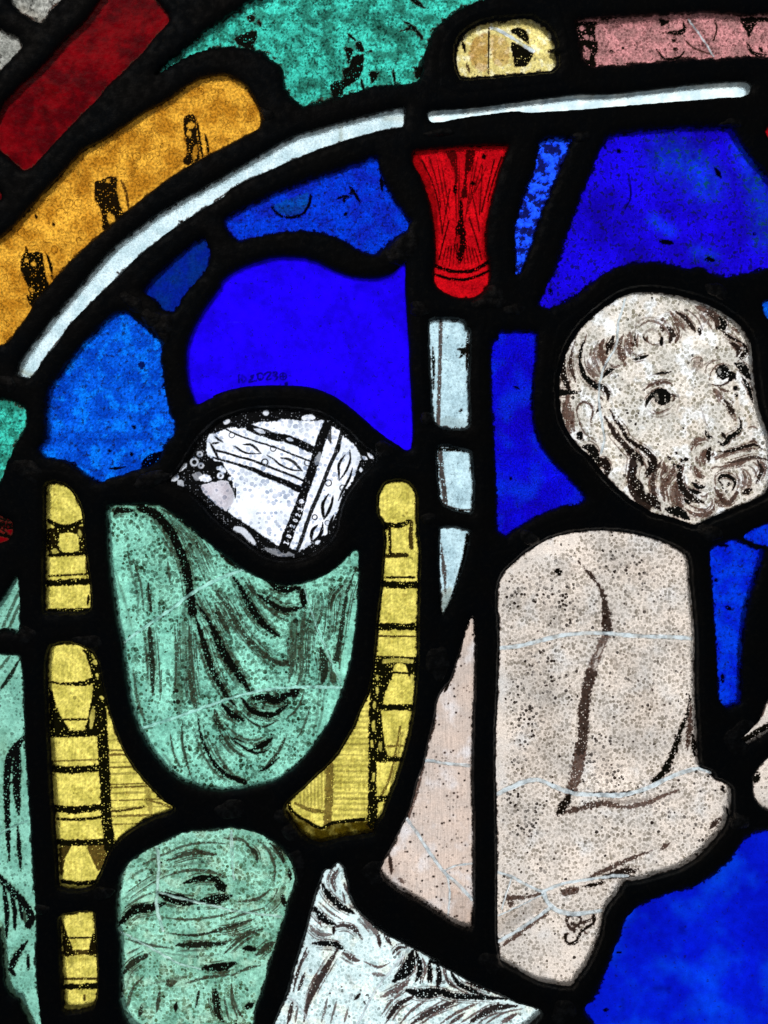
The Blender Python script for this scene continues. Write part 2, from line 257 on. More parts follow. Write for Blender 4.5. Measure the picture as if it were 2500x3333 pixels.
pane('blue_small', 'blue_dark', 'smallest dark blue piece beneath the arch', 'A 1385,1625 1300,1670 1200,1755 1080,1865 985,1972 E 1060,170 1100,222 1165,238 1202,200 1230,150 1280,80 A 1365,1860 1410,1780 1418,1700', rough=3)
pane('blue_plain', 'ultramarine', 'large plain ultramarine piece signed ID2023 with a cross in a circle', 'B 1280,1790 1200,1860 1100,1895 1000,1895 900,1880 800,1840 700,1790 600,1760 500,1753 380,1760 250,1800 130,1860 60,1915 E 1500,90 1430,180 1360,290 1310,390 1280,480 1272,600 1283,720 1308,800 1335,862 1400,832 1500,790 F 400,185 500,145 640,118 800,112 950,115 1080,130 1200,175 1300,240 1400,320 1500,410 1600,485 G 0,1142 35,1170 75,1162 87,1050 80,850 68,650 60,450 50,300 40,150 B 1285,2040 1280,1940', rough=1, pitch=2.8)
pane('blue_left', 'azure', 'azure blue pitted piece at the left below the white strip', 'E 800,262 850,258 900,282 960,330 1020,385 1070,430 1092,462 1087,540 1097,620 1112,720 1127,820 1142,900 1167,960 1180,1020 1162,1080 1120,1125 1085,1200 1060,1250 1000,1280 950,1295 850,1330 760,1355 690,1387 640,1372 560,1305 470,1252 400,1235 320,1217 285,1160 335,1100 338,950 342,850 360,770 420,680 500,570 600,450 700,350 760,285', rough=4, pitch=2.8)
pane('teal_edge', 'teal', 'rounded teal piece cut by the left edge', 'E -60,825 0,832 60,838 130,862 175,900 182,960 168,1020 120,1110 80,1190 40,1280 5,1390 -60,1460', rough=4)
pane('red_scrap', 'dark_red', 'dark red scrap with black lines at the left edge', 'E -60,1610 40,1630 90,1665 85,1740 50,1785 -60,1800', rough=2)
pane('green_edge_top', 'sea_green', 'small green triangle at the left edge beside the yellow tower', 'I 131,390 131,712 100,722 0,727 -60,727 -60,640 0,575 60,485 110,400', rough=2)
pane('green_edge', 'sea_green', 'tall green drapery piece at the left edge with long black folds', 'I -60,885 0,893 60,900 132,906 150,1000 158,1150 165,1350 168,1500 M 185,400 202,700 217,1000 240,1300 243,1490 235,1560 247,1800 285,2120 240,2074 185,1970 150,1875 90,1835 60,1750 45,1600 20,1420 -60,1350', rough=2.5, pitch=2.4)
pane('yellow_top', 'lemon', 'upper piece of the left yellow tower with a dome and windows', 'E 335,1450 345,1412 385,1398 430,1408 480,1448 520,1508 545,1570 557,1640 563,1750 578,1880 592,1980 I 602,400 612,500 607,575 560,595 340,592 328,560 328,430 330,250 333,100 E 335,1700 335,1550', rim=6, rough=1.5, pitch=2.2)
pane('yellow_middle', 'lemon', 'long middle piece of the left yellow tower with a hatched wedge', 'I 370,840 440,820 510,825 570,850 620,880 660,950 690,1100 720,1230 770,1390 830,1540 900,1660 1000,1780 1100,1880 1168,1922 M 1050,652 950,702 850,772 780,842 732,905 703,980 662,1070 640,1112 600,1128 520,1137 430,1122 420,1060 410,900 400,800 390,600 380,500 370,300 360,100 I 353,1300 348,1150 343,1000 350,900', rim=6, rough=1.5, pitch=2.2)
pane('yellow_bottom', 'lemon', 'bottom piece of the left yellow tower', 'M 432,1345 480,1330 540,1320 600,1316 632,1330 642,1450 652,1600 657,1750 652,1880 632,1920 570,1942 500,1952 458,1940 453,1850 443,1700 433,1500', rim=4, rough=2, pitch=2.2)
pane('green_torso', 'green_pit', 'large sea green draped torso with curved folds under the white head', 'E 745,1570 780,1545 900,1543 1000,1540 1080,1550 1150,1590 1240,1650 1350,1750 1480,1860 1600,1960 F 140,990 230,1060 330,1150 450,1240 560,1330 680,1400 800,1450 900,1465 1000,1450 1100,1420 1200,1370 1280,1300 1345,1233 1378,1240 1384,1350 1382,1500 J 965,400 957,560 942,740 917,900 882,1050 832,1200 772,1330 702,1440 622,1550 532,1640 430,1715 330,1752 200,1777 60,1792 0,1787 I 1350,1770 1250,1730 1150,1660 1080,1580 1010,1480 950,1370 905,1230 880,1100 858,950 843,800 818,700 788,500 768,350 753,200 748,80', rough=2, pitch=2.3)
pane('white_head', 'hat_white', 'bright white patterned head fragment signed ID.2023 in black', 'F 112,760 150,728 200,670 250,590 300,510 360,440 420,385 480,348 560,318 660,293 760,283 880,283 1000,293 1100,308 1180,343 1250,393 1310,438 1370,498 1420,548 1482,590 1487,620 1440,662 1390,712 1330,792 1290,852 1260,922 1240,1000 1225,1080 1190,1142 1130,1202 1050,1252 950,1277 850,1277 760,1252 680,1197 600,1132 500,1062 420,992 350,912 270,842 200,797', rim=7, rough=1, pitch=1.7)
pane('yellow_right', 'lemon', 'right yellow tower curving beside the green torso', 'F 1530,850 1562,788 1600,768 1659,763 G 50,1398 90,1438 107,1500 110,1580 112,1700 126,1850 127,2000 J 1367,200 1367,400 1362,600 1360,800 1357,900 1352,1000 1342,1150 1322,1300 1292,1450 1252,1600 1212,1720 1162,1850 1122,1950 N 1080,700 1060,760 950,778 850,792 720,827 640,800 580,750 J 500,1945 488,1900 530,1858 600,1800 680,1720 760,1650 840,1560 900,1460 950,1370 990,1270 1040,1160 1070,1040 1088,900 1098,780 1108,650 1128,500 1138,380 1148,250 1158,130 1148,50 F 1580,1080 1555,1030 1528,980 1522,920', rim=5, rough=1.5, pitch=2.2)
pane('white_slip_top', 'pale_blue', 'tallest of the pale blue white slips below the red capital', 'G 210,310 300,303 400,308 432,328 440,368 466,380 467,500 458,700 463,850 463,1000 430,1027 330,1022 270,1002 235,960 223,800 210,600 206,400', rim=3, rough=2, pitch=2.4)
pane('white_slip_middle', 'pale_blue', 'middle square pale slip below the tall one', 'G 262,1162 330,1153 400,1173 472,1193 477,1300 492,1420 482,1582 430,1587 350,1562 288,1522 268,1400 260,1280', rim=3, rough=2.5, pitch=2.4)
pane('white_slip_bottom', 'pale_blue', 'pointed pale wedge, lowest of the three slips', 'G 283,1703 370,1698 457,1718 462,1760 432,1900 402,2000 K 460,95 432,220 392,370 352,500 300,605 283,590 278,400 273,250 278,70', rim=2, rough=1.5, pitch=2.4)
pane('blue_middle', 'blue_fine', 'blue piece flaring downwards between the slips and the bearded head', 'G 628,450 668,430 688,383 900,383 922,400 908,600 893,750 888,880 903,1000 943,1130 1003,1230 1082,1310 1152,1390 1222,1460 1238,1500 1202,1542 1100,1547 1000,1582 900,1632 820,1672 770,1712 720,1747 653,1700 658,1500 648,1250 633,1000 623,750 620,550', rough=3)
pane('bearded_head', 'face', 'head of a bearded man turned to the right with staring eyes', 'H 250,730 255,680 270,620 290,540 330,450 390,360 470,280 560,210 650,152 750,122 870,118 980,132 1100,160 1220,200 1330,255 1430,325 1490,400 1520,470 1530,560 1537,640 1547,740 1562,840 1582,930 1622,1030 1650,1130 1662,1250 1660,1380 1620,1460 1530,1512 1430,1552 1340,1592 1260,1622 1200,1652 1150,1672 1090,1652 1000,1622 880,1592 800,1542 730,1502 650,1432 580,1362 520,1292 460,1212 380,1142 320,1062 280,982 260,900 252,820', rim=16, rough=1.5, pitch=2.0)
pane('blue_chip', 'azure', 'tiny azure chip at the right edge beside the bearded head', 'H 1620,180 1659,165 1740,150 1740,310 1650,282 1628,230', rough=2)
pane('red_chip_right', 'bright_red', 'tiny red chip at the right edge above the bearded head', 'D 1640,890 1659,870 1740,850 1740,980 1655,925')
pane('torso', 'flesh', 'pale bare torso with a dark painted line down the middle and a bent arm', 'L 380,68 480,58 600,58 750,78 880,113 1000,163 1085,218 1107,300 1117,450 1132,600 1144,770 1146,950 1145,1100 1150,1250 1162,1450 1168,1580 1190,1650 1260,1680 1290,1730 1360,1758 1388,1800 1388,1950 P 1377,600 1342,720 1252,832 1152,932 1030,1002 900,1042 780,1077 680,1092 640,1150 590,1210 560,1250 530,1320 510,1440 470,1550 420,1650 360,1730 320,1785 220,1780 100,1752 0,1702 O 690,1620 676,1560 663,1480 662,1000 657,500 K 653,1750 653,1400 666,1200 673,950 677,850 677,700 665,560 668,450 700,350 780,270 880,188 1000,118 1150,72', rim=6, rough=1.5, pitch=2.1)
pane('flesh_wedge', 'flesh_pink', 'tall pinkish wedge left of the torso with mended cracks', 'K 490,645 505,760 502,1000 492,1300 482,1600 482,1800 O 492,700 492,1100 492,1300 475,1402 360,1362 250,1292 130,1212 0,1147 N 1200,1112 1138,1052 1128,1000 1188,900 1238,800 1288,690 1338,570 1368,440 1418,300 1450,140 K 243,1313 258,1200 298,1130 348,1070 388,950 428,820 458,700', rim=3, rough=2, pitch=2.3)
pane('green_knee', 'green_brown', 'rounded green drapery piece at the bottom with looping folds', 'M 815,1400 810,1300 815,1180 840,1060 880,980 960,920 1060,870 1150,820 1250,780 1400,763 1550,753 N 100,748 200,763 300,788 380,838 450,888 502,960 537,1050 532,1120 502,1220 472,1330 442,1430 412,1530 372,1630 342,1750 312,1860 272,1960 200,2140 M 1040,2140 920,2060 868,1990 838,1900 833,1700 833,1500', rough=2.5, pitch=2.2)
pane('white_drapery', 'ice_white', 'pale icy drapery triangle at the bottom with brown folds', 'N 830,988 862,1020 882,1100 902,1200 952,1300 1032,1380 1102,1438 1200,1498 1310,1550 1400,1600 1500,1650 O 200,1648 330,1708 450,1778 560,1828 680,1878 780,1928 932,1973 900,2022 820,2080 740,2140 N 1659,2150 700,2150 405,2120 440,2000 500,1850 540,1700 580,1580 620,1450 650,1330 680,1220 720,1100 748,1033 792,1028', rim=4, rough=2, pitch=2.1)
pane('blue_corner', 'blue_cloud', 'large bright blue piece filling the bottom right corner', 'P 1545,788 1659,768 1760,750 1760,2150 620,2150 470,2040 428,1990 432,1955 490,1880 550,1750 600,1620 650,1500 680,1400 740,1310 850,1240 1000,1190 1150,1150 1270,1080 1370,990 1450,900 1490,830', rough=4, pitch=3.4)
pane('blue_dagger', 'blue_bright', 'tapering bright blue piece right of the torso', 'L 1268,200 1330,145 1420,118 1500,148 1560,178 1602,190 1582,280 1547,400 1502,530 1482,650 1462,800 1457,950 1452,1080 1447,1200 1370,1237 1328,1200 1318,1050 1308,850 1293,600 1278,400', rough=3)
pane('blue_scrap', 'blue_bright', 'small blue scrap above the tapering blue piece', 'L 1488,98 1560,48 1659,8 1740,-25 1740,165 1650,160 1560,142', rough=2)
pane('flesh_scrap', 'flesh', 'pale scrap with a dark line high on the right edge', 'L 1600,1340 1630,1262 1659,1200 1740,1080 1740,1400 1655,1395 1600,1425 1520,1470 1470,1492 1450,1472 1520,1410', rough=2, pitch=2.4)
pane('flesh_piece', 'flesh', 'pale rounded piece on the right edge below the scrap', 'L 1560,1725 1598,1652 1659,1590 1740,1520 1740,1945 1659,1932 1600,1902 1562,1832', rough=2, pitch=2.4)
KEYS = list(PANES)
# ------------------------------------------------------------------ painted lines, washes and corrosion, drawn on the glass
# P half-width opacity taper path | PF opacity path | E/EF scrape away | W/WF tint | L/LF clearer | D/DF pits | K/KF dark pits | R radius half-width opacity path (rings)
MARKS = {}
MARKS['bearded_head'] = '''
P 2 .7 b Q 520,740 480,900
P 2.2 .6 b Q 350,830 300,1000 300,1150
P 2 .55 b Q 390,1000 370,1150 400,1300 450,1420
P 2 .55 b Q 690,880 680,1020 710,1150
P 2 .5 b Q 1000,800 960,900 970,1050
P 2.2 .6 b Q 1130,800 1100,950 1120,1080
P 2.2 .6 b Q 1230,780 1220,950 1250,1050 1330,1090
P 2 .6 b Q 500,1400 600,1450 700,1480
P 2 .55 b Q 590,1230 650,1330 730,1400
P 2.2 .55 b H 760,380 770,320 830,280 910,280
P 2 .5 b H 740,470 740,420 750,360
P 2 .55 b H 860,310 930,290 1000,330 1030,400
P 2 .55 b H 960,240 1040,260 1090,330 1110,400
P 2.4 .7 b H 1060,240 1120,280 1160,350
P 2.2 .6 b H 1110,220 1180,280 1220,360
P 2.5 .65 b H 1180,240 1240,300 1290,370
P 2.5 .7 b H 1240,250 1300,310
P 2 .6 b H 860,440 880,460 920,455
P 3 .8 b H 845,400 840,430 860,450
P 2 .5 b H 1350,340 1420,380 1470,440
P 2.5 .75 b H 1390,400 1440,430 1490,480
P 2.2 .55 b H 1180,640 1220,600 1280,570 1340,560
P 2 .5 b H 850,680 900,660 960,665
P 2.5 .7 b H 880,900 920,920 990,890
P 2 .5 b H 1050,780 1060,850 1040,920
P 2 .5 b H 1200,860 1230,960 1260,1030
P 2.4 .7 b S 1350,900 1420,1000 1440,1100 1400,1200
P 2.4 .7 b S 1260,1230 1330,1330 1450,1420
P 2.4 .75 b S 1540,1100 1520,1250 1560,1400 1640,1500
P 2.2 .65 b T 20,1100 10,1250 40,1380
P 2.5 .75 b T 130,1200 90,1350 110,1500 150,1620
P 2.5 .7 b T 150,1080 120,1180 60,1260
P 2.2 .65 b T 250,1100 220,1200 150,1280
P 2.4 .75 b T 330,1420 370,1520 440,1620 560,1680 680,1690
P 2.4 .7 b T 360,1250 430,1380 520,1450
P 2.2 .65 b T 430,1340 480,1400
P 2.5 .75 b T 450,1620 560,1690 690,1700 770,1640
P 2.2 .65 b T 600,1480 680,1500 740,1440
P 2.2 .6 b T 720,1440 700,1540
P 2.5 .7 b T 860,1560 920,1640 990,1660
P 2.5 .7 b T 900,1480 960,1600 1050,1640 1150,1600
P 2.2 .6 b T 850,1150 840,1250 860,1340
P 2.2 .6 b T 760,1100 820,1050 920,1030
P 2.2 .65 b T 870,1130 960,1070 1080,1060
P 2.2 .6 b T 1130,1110 1190,1200 1200,1330 1150,1450
P 2.2 .65 b T 1220,1050 1340,1120 1400,1250 1370,1400
P 2.2 .65 b T 1330,1010 1440,1080 1480,1200
P 2.4 .7 b T 1420,960 1500,1030 1540,1150 1500,1300
P 2.4 .7 b T 1300,1300 1350,1340 1340,1420
P 2 .6 b T 530,760 560,700 630,680
P 2.4 .7 b T 620,850 600,950 620,1050
P 2.4 .7 b T 480,1000 460,1090
P 2.4 .75 b T 580,1080 600,1160 650,1180
P 2.5 .8 b T 420,1470 480,1520 570,1530
P 2.4 .7 b T 820,900 900,880 1000,850
P 3 .8 b T 1370,660 1440,640 1500,700
P 2.4 .75 b T 1290,700 1380,690
P 2.4 .6 b T 1350,440 1430,420 1490,450
P 2 .6 b T 1060,130 1090,250 1150,330
P 2.4 .7 b T 870,10 900,50
P 9 .9 b Q 175,1110 150,1260 170,1400 215,1530 260,1620
P 6 .85 b Q 290,1020 270,1130 275,1250 310,1370 350,1490
P 10 .95 s Q 720,1560 650,1540 560,1470 480,1380 430,1250 410,1120 430,1000 475,850
P 3 .6 b Q 590,960 570,1090
P 5 .6 b Q 660,920 630,1060 650,1160 700,1290 745,1380
P 6 .6 b Q 540,1150 560,1280 640,1370 710,1400
P 9 .78 b Q 780,840 740,950 750,1060 790,1170 800,1290
P 9 .9 b Q 940,790 870,920 835,1050
P 11 .78 e Q 1080,760 1030,880 1030,990 1070,1110
P 9 .66 b Q 1190,740 1170,850 1170,950 1195,1070
P 3 .9 b Q 1270,730 1265,830 1290,940
P 3 .6 b Q 1315,740 1300,840 1305,950
P 5 .95 b Q 1230,1135 1350,1110 1470,1075
P 6 .95 b Q 940,1290 870,1310 820,1360 770,1430
P 7 .9 b Q 720,1530 800,1580 845,1660 850,1780
P 11 1 s Q 80,1650 230,1650 420,1635
P 6 .75 n Q 225,1690 215,1800 S 200,50 195,200 215,350 260,490
P 8 .7 b S 250,60 265,220 290,380 330,480
P 4 .75 b Q 870,1205 960,1250 1070,1220
P 5 .7 b Q 1120,1180 1100,1240
P 3 .8 b Q 720,1700 765,1770
P 3 .95 b Q 1390,780 1425,860
P 3 .5 b H 820,440 825,385 880,355 930,395 945,450 900,475
P 3.5 .6 b H 785,340 850,300 930,320 985,380 1000,450
P 5 .8 b Q 1410,1610 1520,1520 1659,1490 R 80,1488 170,1515
P 4 .95 b Q 1560,1365 1659,1350 R 90,1340 165,1328
P 7 .97 b H 832,880 850,830 900,785 950,768 1000,795
P 21 1 n H 942,812 950,820
E 4 .3 n H 905,800 912,830
P 1.6 .55 b H 835,885 870,918 920,928 980,905 1025,860
P 1.8 .55 b H 850,940 930,948 1005,920
P 4 .85 b H 985,795 1030,808 1010,850
P 19 1 n H 1352,640 1358,650
E 4 .3 n H 1330,628 1332,650
L 9 .3 n H 1298,672 1303,690
P 2.2 .75 b H 1262,700 1275,645 1310,603 1360,588 1405,605
P 2.2 .6 b R 695,1350 715,1240 800,1170 910,1138
P 2.8 .85 b H 1265,725 1330,738 1390,712 1435,670
P 9 .55 b R 500,1290 560,1140 590,1230 560,1310
P 6 .95 b R 1120,1390 1050,1480
P 8 .65 b R 810,1590 890,1680 920,1790
P 8 .88 e R 930,1680 1000,1780 1080,1860 T 1050,90 1100,200
P 2.5 .7 b T 1140,200 1165,340
P 4 .8 b R 890,1560 980,1620 1070,1630
P 6 1 n R 1150,1578 1151,1580
P 5 1 n R 1170,1690 1171,1692
P 12 1 b H 1440,590 1490,620 1535,690
P 9 1 b H 1395,640 1440,690
P 6 .95 b H 1485,680 1530,760 1555,850
P 7 .88 b R 240,400 380,500 480,620 535,700
P 5 .65 b R 190,480 300,560 375,690
P 9 .88 b R 110,640 180,740 150,870
P 6 .8 b R 295,690 270,780 225,880
P 5 .7 b R 20,480 85,590
P 5 .9 b R 595,650 610,760
P 5 .6 b R 630,430 680,520 780,610
P 9 .85 b R 690,400 820,470 870,560 850,650
P 10 .95 b R 900,490 970,570 960,640 860,665
P 8 .75 b R 540,320 700,380 920,480
P 5 .9 b R 940,690 1050,780 1170,840 1280,890
P 7 .88 b R 1050,880 1150,920 1205,1000 1175,1090
P 7 .9 b R 1270,890 1315,980 1270,1080 1190,1160
P 4 .65 b R 1090,640 1210,730
P 5 .85 b R -5,600 45,710
P 6 .95 b R 20,800 15,920
P 5 .75 b H 1000,235 1040,310 1065,400
P 3.5 .8 b S 380,270 370,150 420,60 500,40 590,100 622,180 590,300 588,410
P 2 .65 b S 390,280 430,400 500,530 600,600 665,655
P 9 1 n S 410,545 412,575
P 14 .92 b S 470,730 590,760 650,880 710,970
P 13 .9 b S 640,900 700,1000 780,960 830,1050 835,1180
P 4 .9 b S 700,20 715,130 665,210
P 10 .9 e S 880,150 930,260 980,350 1070,450 1130,580 1250,680 1400,770 1540,900 1560,1000 1480,1120
P 17 .88 e S 800,270 880,400 950,520 1050,640 1130,730 1240,860 1240,1000 1220,1200 1250,1380 1340,1510 1470,1600
PF .9 S 1190,1050 1290,1060 1260,1180 1390,1300 1440,1420 1560,1480 1659,1600 1659,1720 1450,1620 1280,1470 1200,1300
P 12 .9 b S 1150,760 1330,930 1300,1050
E 4 .7 b S 1290,950 1330,1010 1310,1140
E 5 .75 b S 1400,1150 1420,1300 1440,1450
P 8 .9 b S 1470,960 1520,1050 1440,1200
P 6 .75 b S 1610,1050 1540,1200 1460,1330
P 8 .85 b H 940,1240 890,1330 880,1420 900,1500 935,1580
P 6 .75 b H 1035,1265 1000,1350 960,1420 950,1500
P 9 .8 b H 1085,1275 1060,1370 1050,1460 1060,1550 1085,1630
P 10 .9 b T 320,1030 290,1200 330,1350 430,1480 560,1560 660,1590
P 7 .95 b T 370,1550 470,1610
P 8 .95 b T 490,1290 580,1350 680,1350
P 8 .95 b T 440,1390 530,1430 610,1430
P 7 .75 b T 530,1040 560,1130 620,1190 690,1190
P 7 .75 b T 670,780 660,900 670,1010
P 7 .9 b T 775,730 740,850 740,960
P 4 .7 b T 540,880 585,990
P 7 .78 b T 50,970 60,1080 -10,1190
P 8 .78 b T 215,1010 180,1140 80,1260 30,1400 60,1570
P 8 .65 b T 245,1250 200,1400 220,1560 280,1680 360,1730
P 10 .75 b T 275,1320 260,1480 290,1600 325,1690
P 6 .78 b T 390,1690 520,1770 700,1780 800,1720 835,1610
P 3 .6 b T 780,1520 800,1600 750,1700
P 6 .6 b T 840,1530 910,1650
P 14 .95 b T 80,1690 200,1720 320,1760 440,1850
P 5 .95 b T 695,490 720,560 810,595
P 5 .75 b T 465,820 500,710 560,640 640,620 730,630
P 7 .97 b T 895,655 960,700 1020,650 1050,590 1120,550 1200,500 1240,400 1215,280
P 6 .9 b T 950,510 1005,610
P 5 .9 b T 890,805 1050,800 1200,760 1330,720 1470,700 1570,770
P 5 .78 b T 840,935 950,870 1080,810 1250,770 1500,760
P 5 .85 b T 1000,985 1150,960 1300,920 1420,890 1520,900 1659,940
P 6 .72 b T 1320,950 1200,990 900,1050
W 14 .7 b T 1350,300 1360,430 1300,520
W 16 .5 b T 1200,20 1180,150
P 5 .95 b T 360,935 435,915
P 4 1 n T 240,828 241,830
P 5 1 n T 140,912 142,914
P 4 1 n T 325,935 327,950
P 4 1 n T 212,1000 214,1002
P 5 1 n T 270,1030 275,1032
P 4.5 .95 b T 1060,1280 1040,1335
P 5.5 .92 b T 950,1320 900,1250 930,1190 1030,1180 1115,1225 1150,1300 1110,1400
P 8 .82 b T 840,1370 890,1440 960,1560 1040,1600 1130,1520 1190,1430
P 5 .65 b T 1245,1070 1300,1200 1290,1320 1240,1430
P 4 .55 b T 1180,1170 1212,1290 1180,1390
P 5 .65 b T 1385,1220 1370,1340
P 7 .88 b T 1475,1290 1530,1180 1560,1080 1490,940
P 5 .75 b T 1540,940 1605,1060 1590,1210
P 8 .9 b T 1410,1390 1270,1445
L 30 .5 b H 690,200 620,330 600,450
L 22 .6 b H 600,1150 640,1300
L 25 .4 b H 1000,480 1300,420
L 25 .35 b H 1050,680 1120,780
L 10 .6 n T 990,400 1080,430
D 24 -.7 b H 620,250 560,400
D 20 -.5 b H 1050,420 1330,380
K 60 .25 b H 700,650 780,1050
W 60 .25 b H 1100,900 1150,1150
W 40 .45 b H 1480,1000 1520,1100
'''
MARKS['white_head'] = '''
PF 1 F 60,700 300,300 700,200 1300,300 1560,560 1400,900 1250,1350 800,1350 400,1100 100,800
EF 1 V 600,480 640,415 760,380 870,330 960,312 1080,340 1180,295 1240,265 1350,237 1593,230 X 200,205 350,200 520,218 700,225 860,213 905,255 960,290 1020,330 1100,380 1150,470 1200,480 1290,570 1370,680 1390,760 1340,900 1260,1100 1190,1190 1120,1290 1080,1440 1020,1600 930,1760 900,1850 780,1900 700,1980 600,2040 500,2100 380,2045 210,2020 V 1593,2000 1400,1870 1250,1760 1100,1660 980,1600 900,1530 900,1400 1000,1330 970,1150 930,1000 850,880 800,800 700,790 580,660
EF .95 V 510,1150 700,1100 880,1085 970,1250 1000,1330 960,1430 870,1520 780,1470 640,1350 550,1250
WF .8 V 510,1150 700,1100 880,1085 970,1250 990,1330 940,1430 870,1520 780,1470 640,1350 550,1250
EF .95 V 470,1045 600,985 665,1070 560,1105
E 6 .9 n V 790,905 830,940
R 8 3 -.9 V 787,1010
R 11 3 -.6 V 410,815
R 7 3 -.5 V 505,865
R 7 3 -.5 V 490,700
E 4 .9 n V 750,900 755,905
E 4 .9 n V 920,1055 922,1058
EF .9 X 530,170 600,140 680,128 745,180 660,215 570,215
E 7 .8 n V 1438,103 1442,108
E 5 .7 n V 895,225 860,245
E 6 .8 b V 200,940 260,870 290,840
E 8 .7 b V 90,1080 140,1040 120,1000
E 9 .5 b V 180,1080 240,1150
E 12 .25 b V 400,1000 520,1040
E 8 .75 n V 1010,1780 1100,1800 1180,1880 1250,1970
E 5 .6 b V 600,1560 800,1750 1000,1900 1200,2020
E 8 .22 b X 20,2060 200,2120 420,2150
E 5 .9 b X 740,1990 800,1950
E 4 .9 b X 1420,740 1480,770
E 4 .9 b X 1390,900 1400,960
E 6 .8 b X 1500,680 1570,760
P 10.5 .96 n V 1200,310 1300,360 1450,405 1593,455 X 300,470 450,525 600,590 750,665
E 4 .85 b X 330,480 410,500
E 5 .85 b V 1280,340 1420,390
P 12.5 .97 n X 925,225 860,400 800,560 755,720 700,900 640,1060 590,1200 540,1350 485,1500 415,1680 340,1850 270,2050
P 11.5 .97 n X 555,1330 540,1380 510,1500 475,1600 405,1750 365,1850 325,1960 290,2070
E 9 .35 b X 800,690 770,800 750,850
P 10 .96 e V 680,750 900,810 1100,870 1250,920 1400,985 1593,1060 X 300,1110 450,1180 590,1235
P 2.2 .93 n V 870,340 960,390 1100,450 1250,500 1380,545 1450,560 1520,590 X 200,620 350,680 500,740 690,812
P 3 .9 n V 735,650 900,690 1050,740 1200,775 1350,830 1480,880 X 150,915 300,970 450,1030 600,1100
P 3.5 .93 b V 630,530 700,650 765,780
P 2.5 .9 b V 650,550 770,532
P 3 .93 b V 705,445 760,490 825,530
P 2.8 .93 b V 965,580 1030,610 1100,660 1200,690 1375,693
P 3.6 .9 b V 1112,562 1220,565 1290,610 1375,693
R 9 1.6 .9 V 950,425
R 10 2.3 .9 V 1425,815
R 9 1.8 .9 X 130,620
P 2.6 .9 b X 35,715 120,760 200,830 300,890 420,930 552,942
P 4 .85 b X 240,755 340,770 430,820 490,880 550,942
R 10 1.8 .9 X 625,825
P 5 .88 n X 1130,350 1070,540 1020,700 950,860 880,1030 820,1190 760,1330 690,1490 620,1680 560,1870 480,2080
P 3.5 .93 b X 1270,900 1240,1020 1190,1120 1120,1250 1070,1370
P 3.6 .93 b X 1165,712 1100,800 1070,880 1075,980 1080,1075
P 3 .93 b X 1232,645 1240,780 1200,900 1150,990 1080,1075
P 4.6 .95 b X 925,1275 870,1360 840,1450 850,1560 862,1635
P 4 .95 b X 992,1295 970,1420 920,1540 860,1635
P 4.6 .95 b X 775,1715 700,1790 680,1880 685,1970
P 4.6 .95 b X 845,1685 830,1800 780,1900 675,1975
R 10 2 .9 X 925,1115
R 9 2 .85 X 1130,1185
R 8 2 .9 X 728,1608
R 8 1.5 .7 X 910,1690
P 4 .95 b X 1000,1580 950,1700 915,1800
P 7 .8 b X 960,300 930,400 960,540
P 6 .9 b X 1090,540 1050,690
P 3 .9 b V 1000,1170 1000,1330
D 60 -.55 b V 900,1400 1200,1500
D 60 -.35 b X 1000,700 900,1300
D 20 -.9 b V 900,480 1100,520 1400,640
'''
MARKS['blue_plain'] = '''
P 2 .6 n Y 432,230 430,355
P 1.8 .5 n Y 485,230 490,362 545,325 552,280 485,230
P 2 .6 n Y 645,250 690,225 680,270 610,355 740,325
P 2 .65 n Y 760,215 785,300 850,300 872,240 820,192 760,215
P 2 .65 n Y 895,210 950,175 1000,200 930,302 1015,296
P 2 .6 n Y 1050,185 1100,170 1112,205 1050,235 1122,260 1100,305
R 11 2 .6 Y 1225,250
P 1.6 .6 n Y 1225,200 1225,300
P 1.6 .6 n Y 1180,250 1270,250
P 5 .7 n Y 1283,385 1284,390
W 9 .6 n E 1480,550 1482,553
W 8 .6 n E 1580,450 1582,452
W 7 .5 n E 1490,385 1492,388
W 12 .4 b F 1400,90 1440,110
W 14 .3 b B 280,2010 320,2040
W 12 .35 b B 950,1935 990,1930
W 12 .35 b B 540,1850 570,1850
L 3 .9 n B 100,1920 103,1935
'''
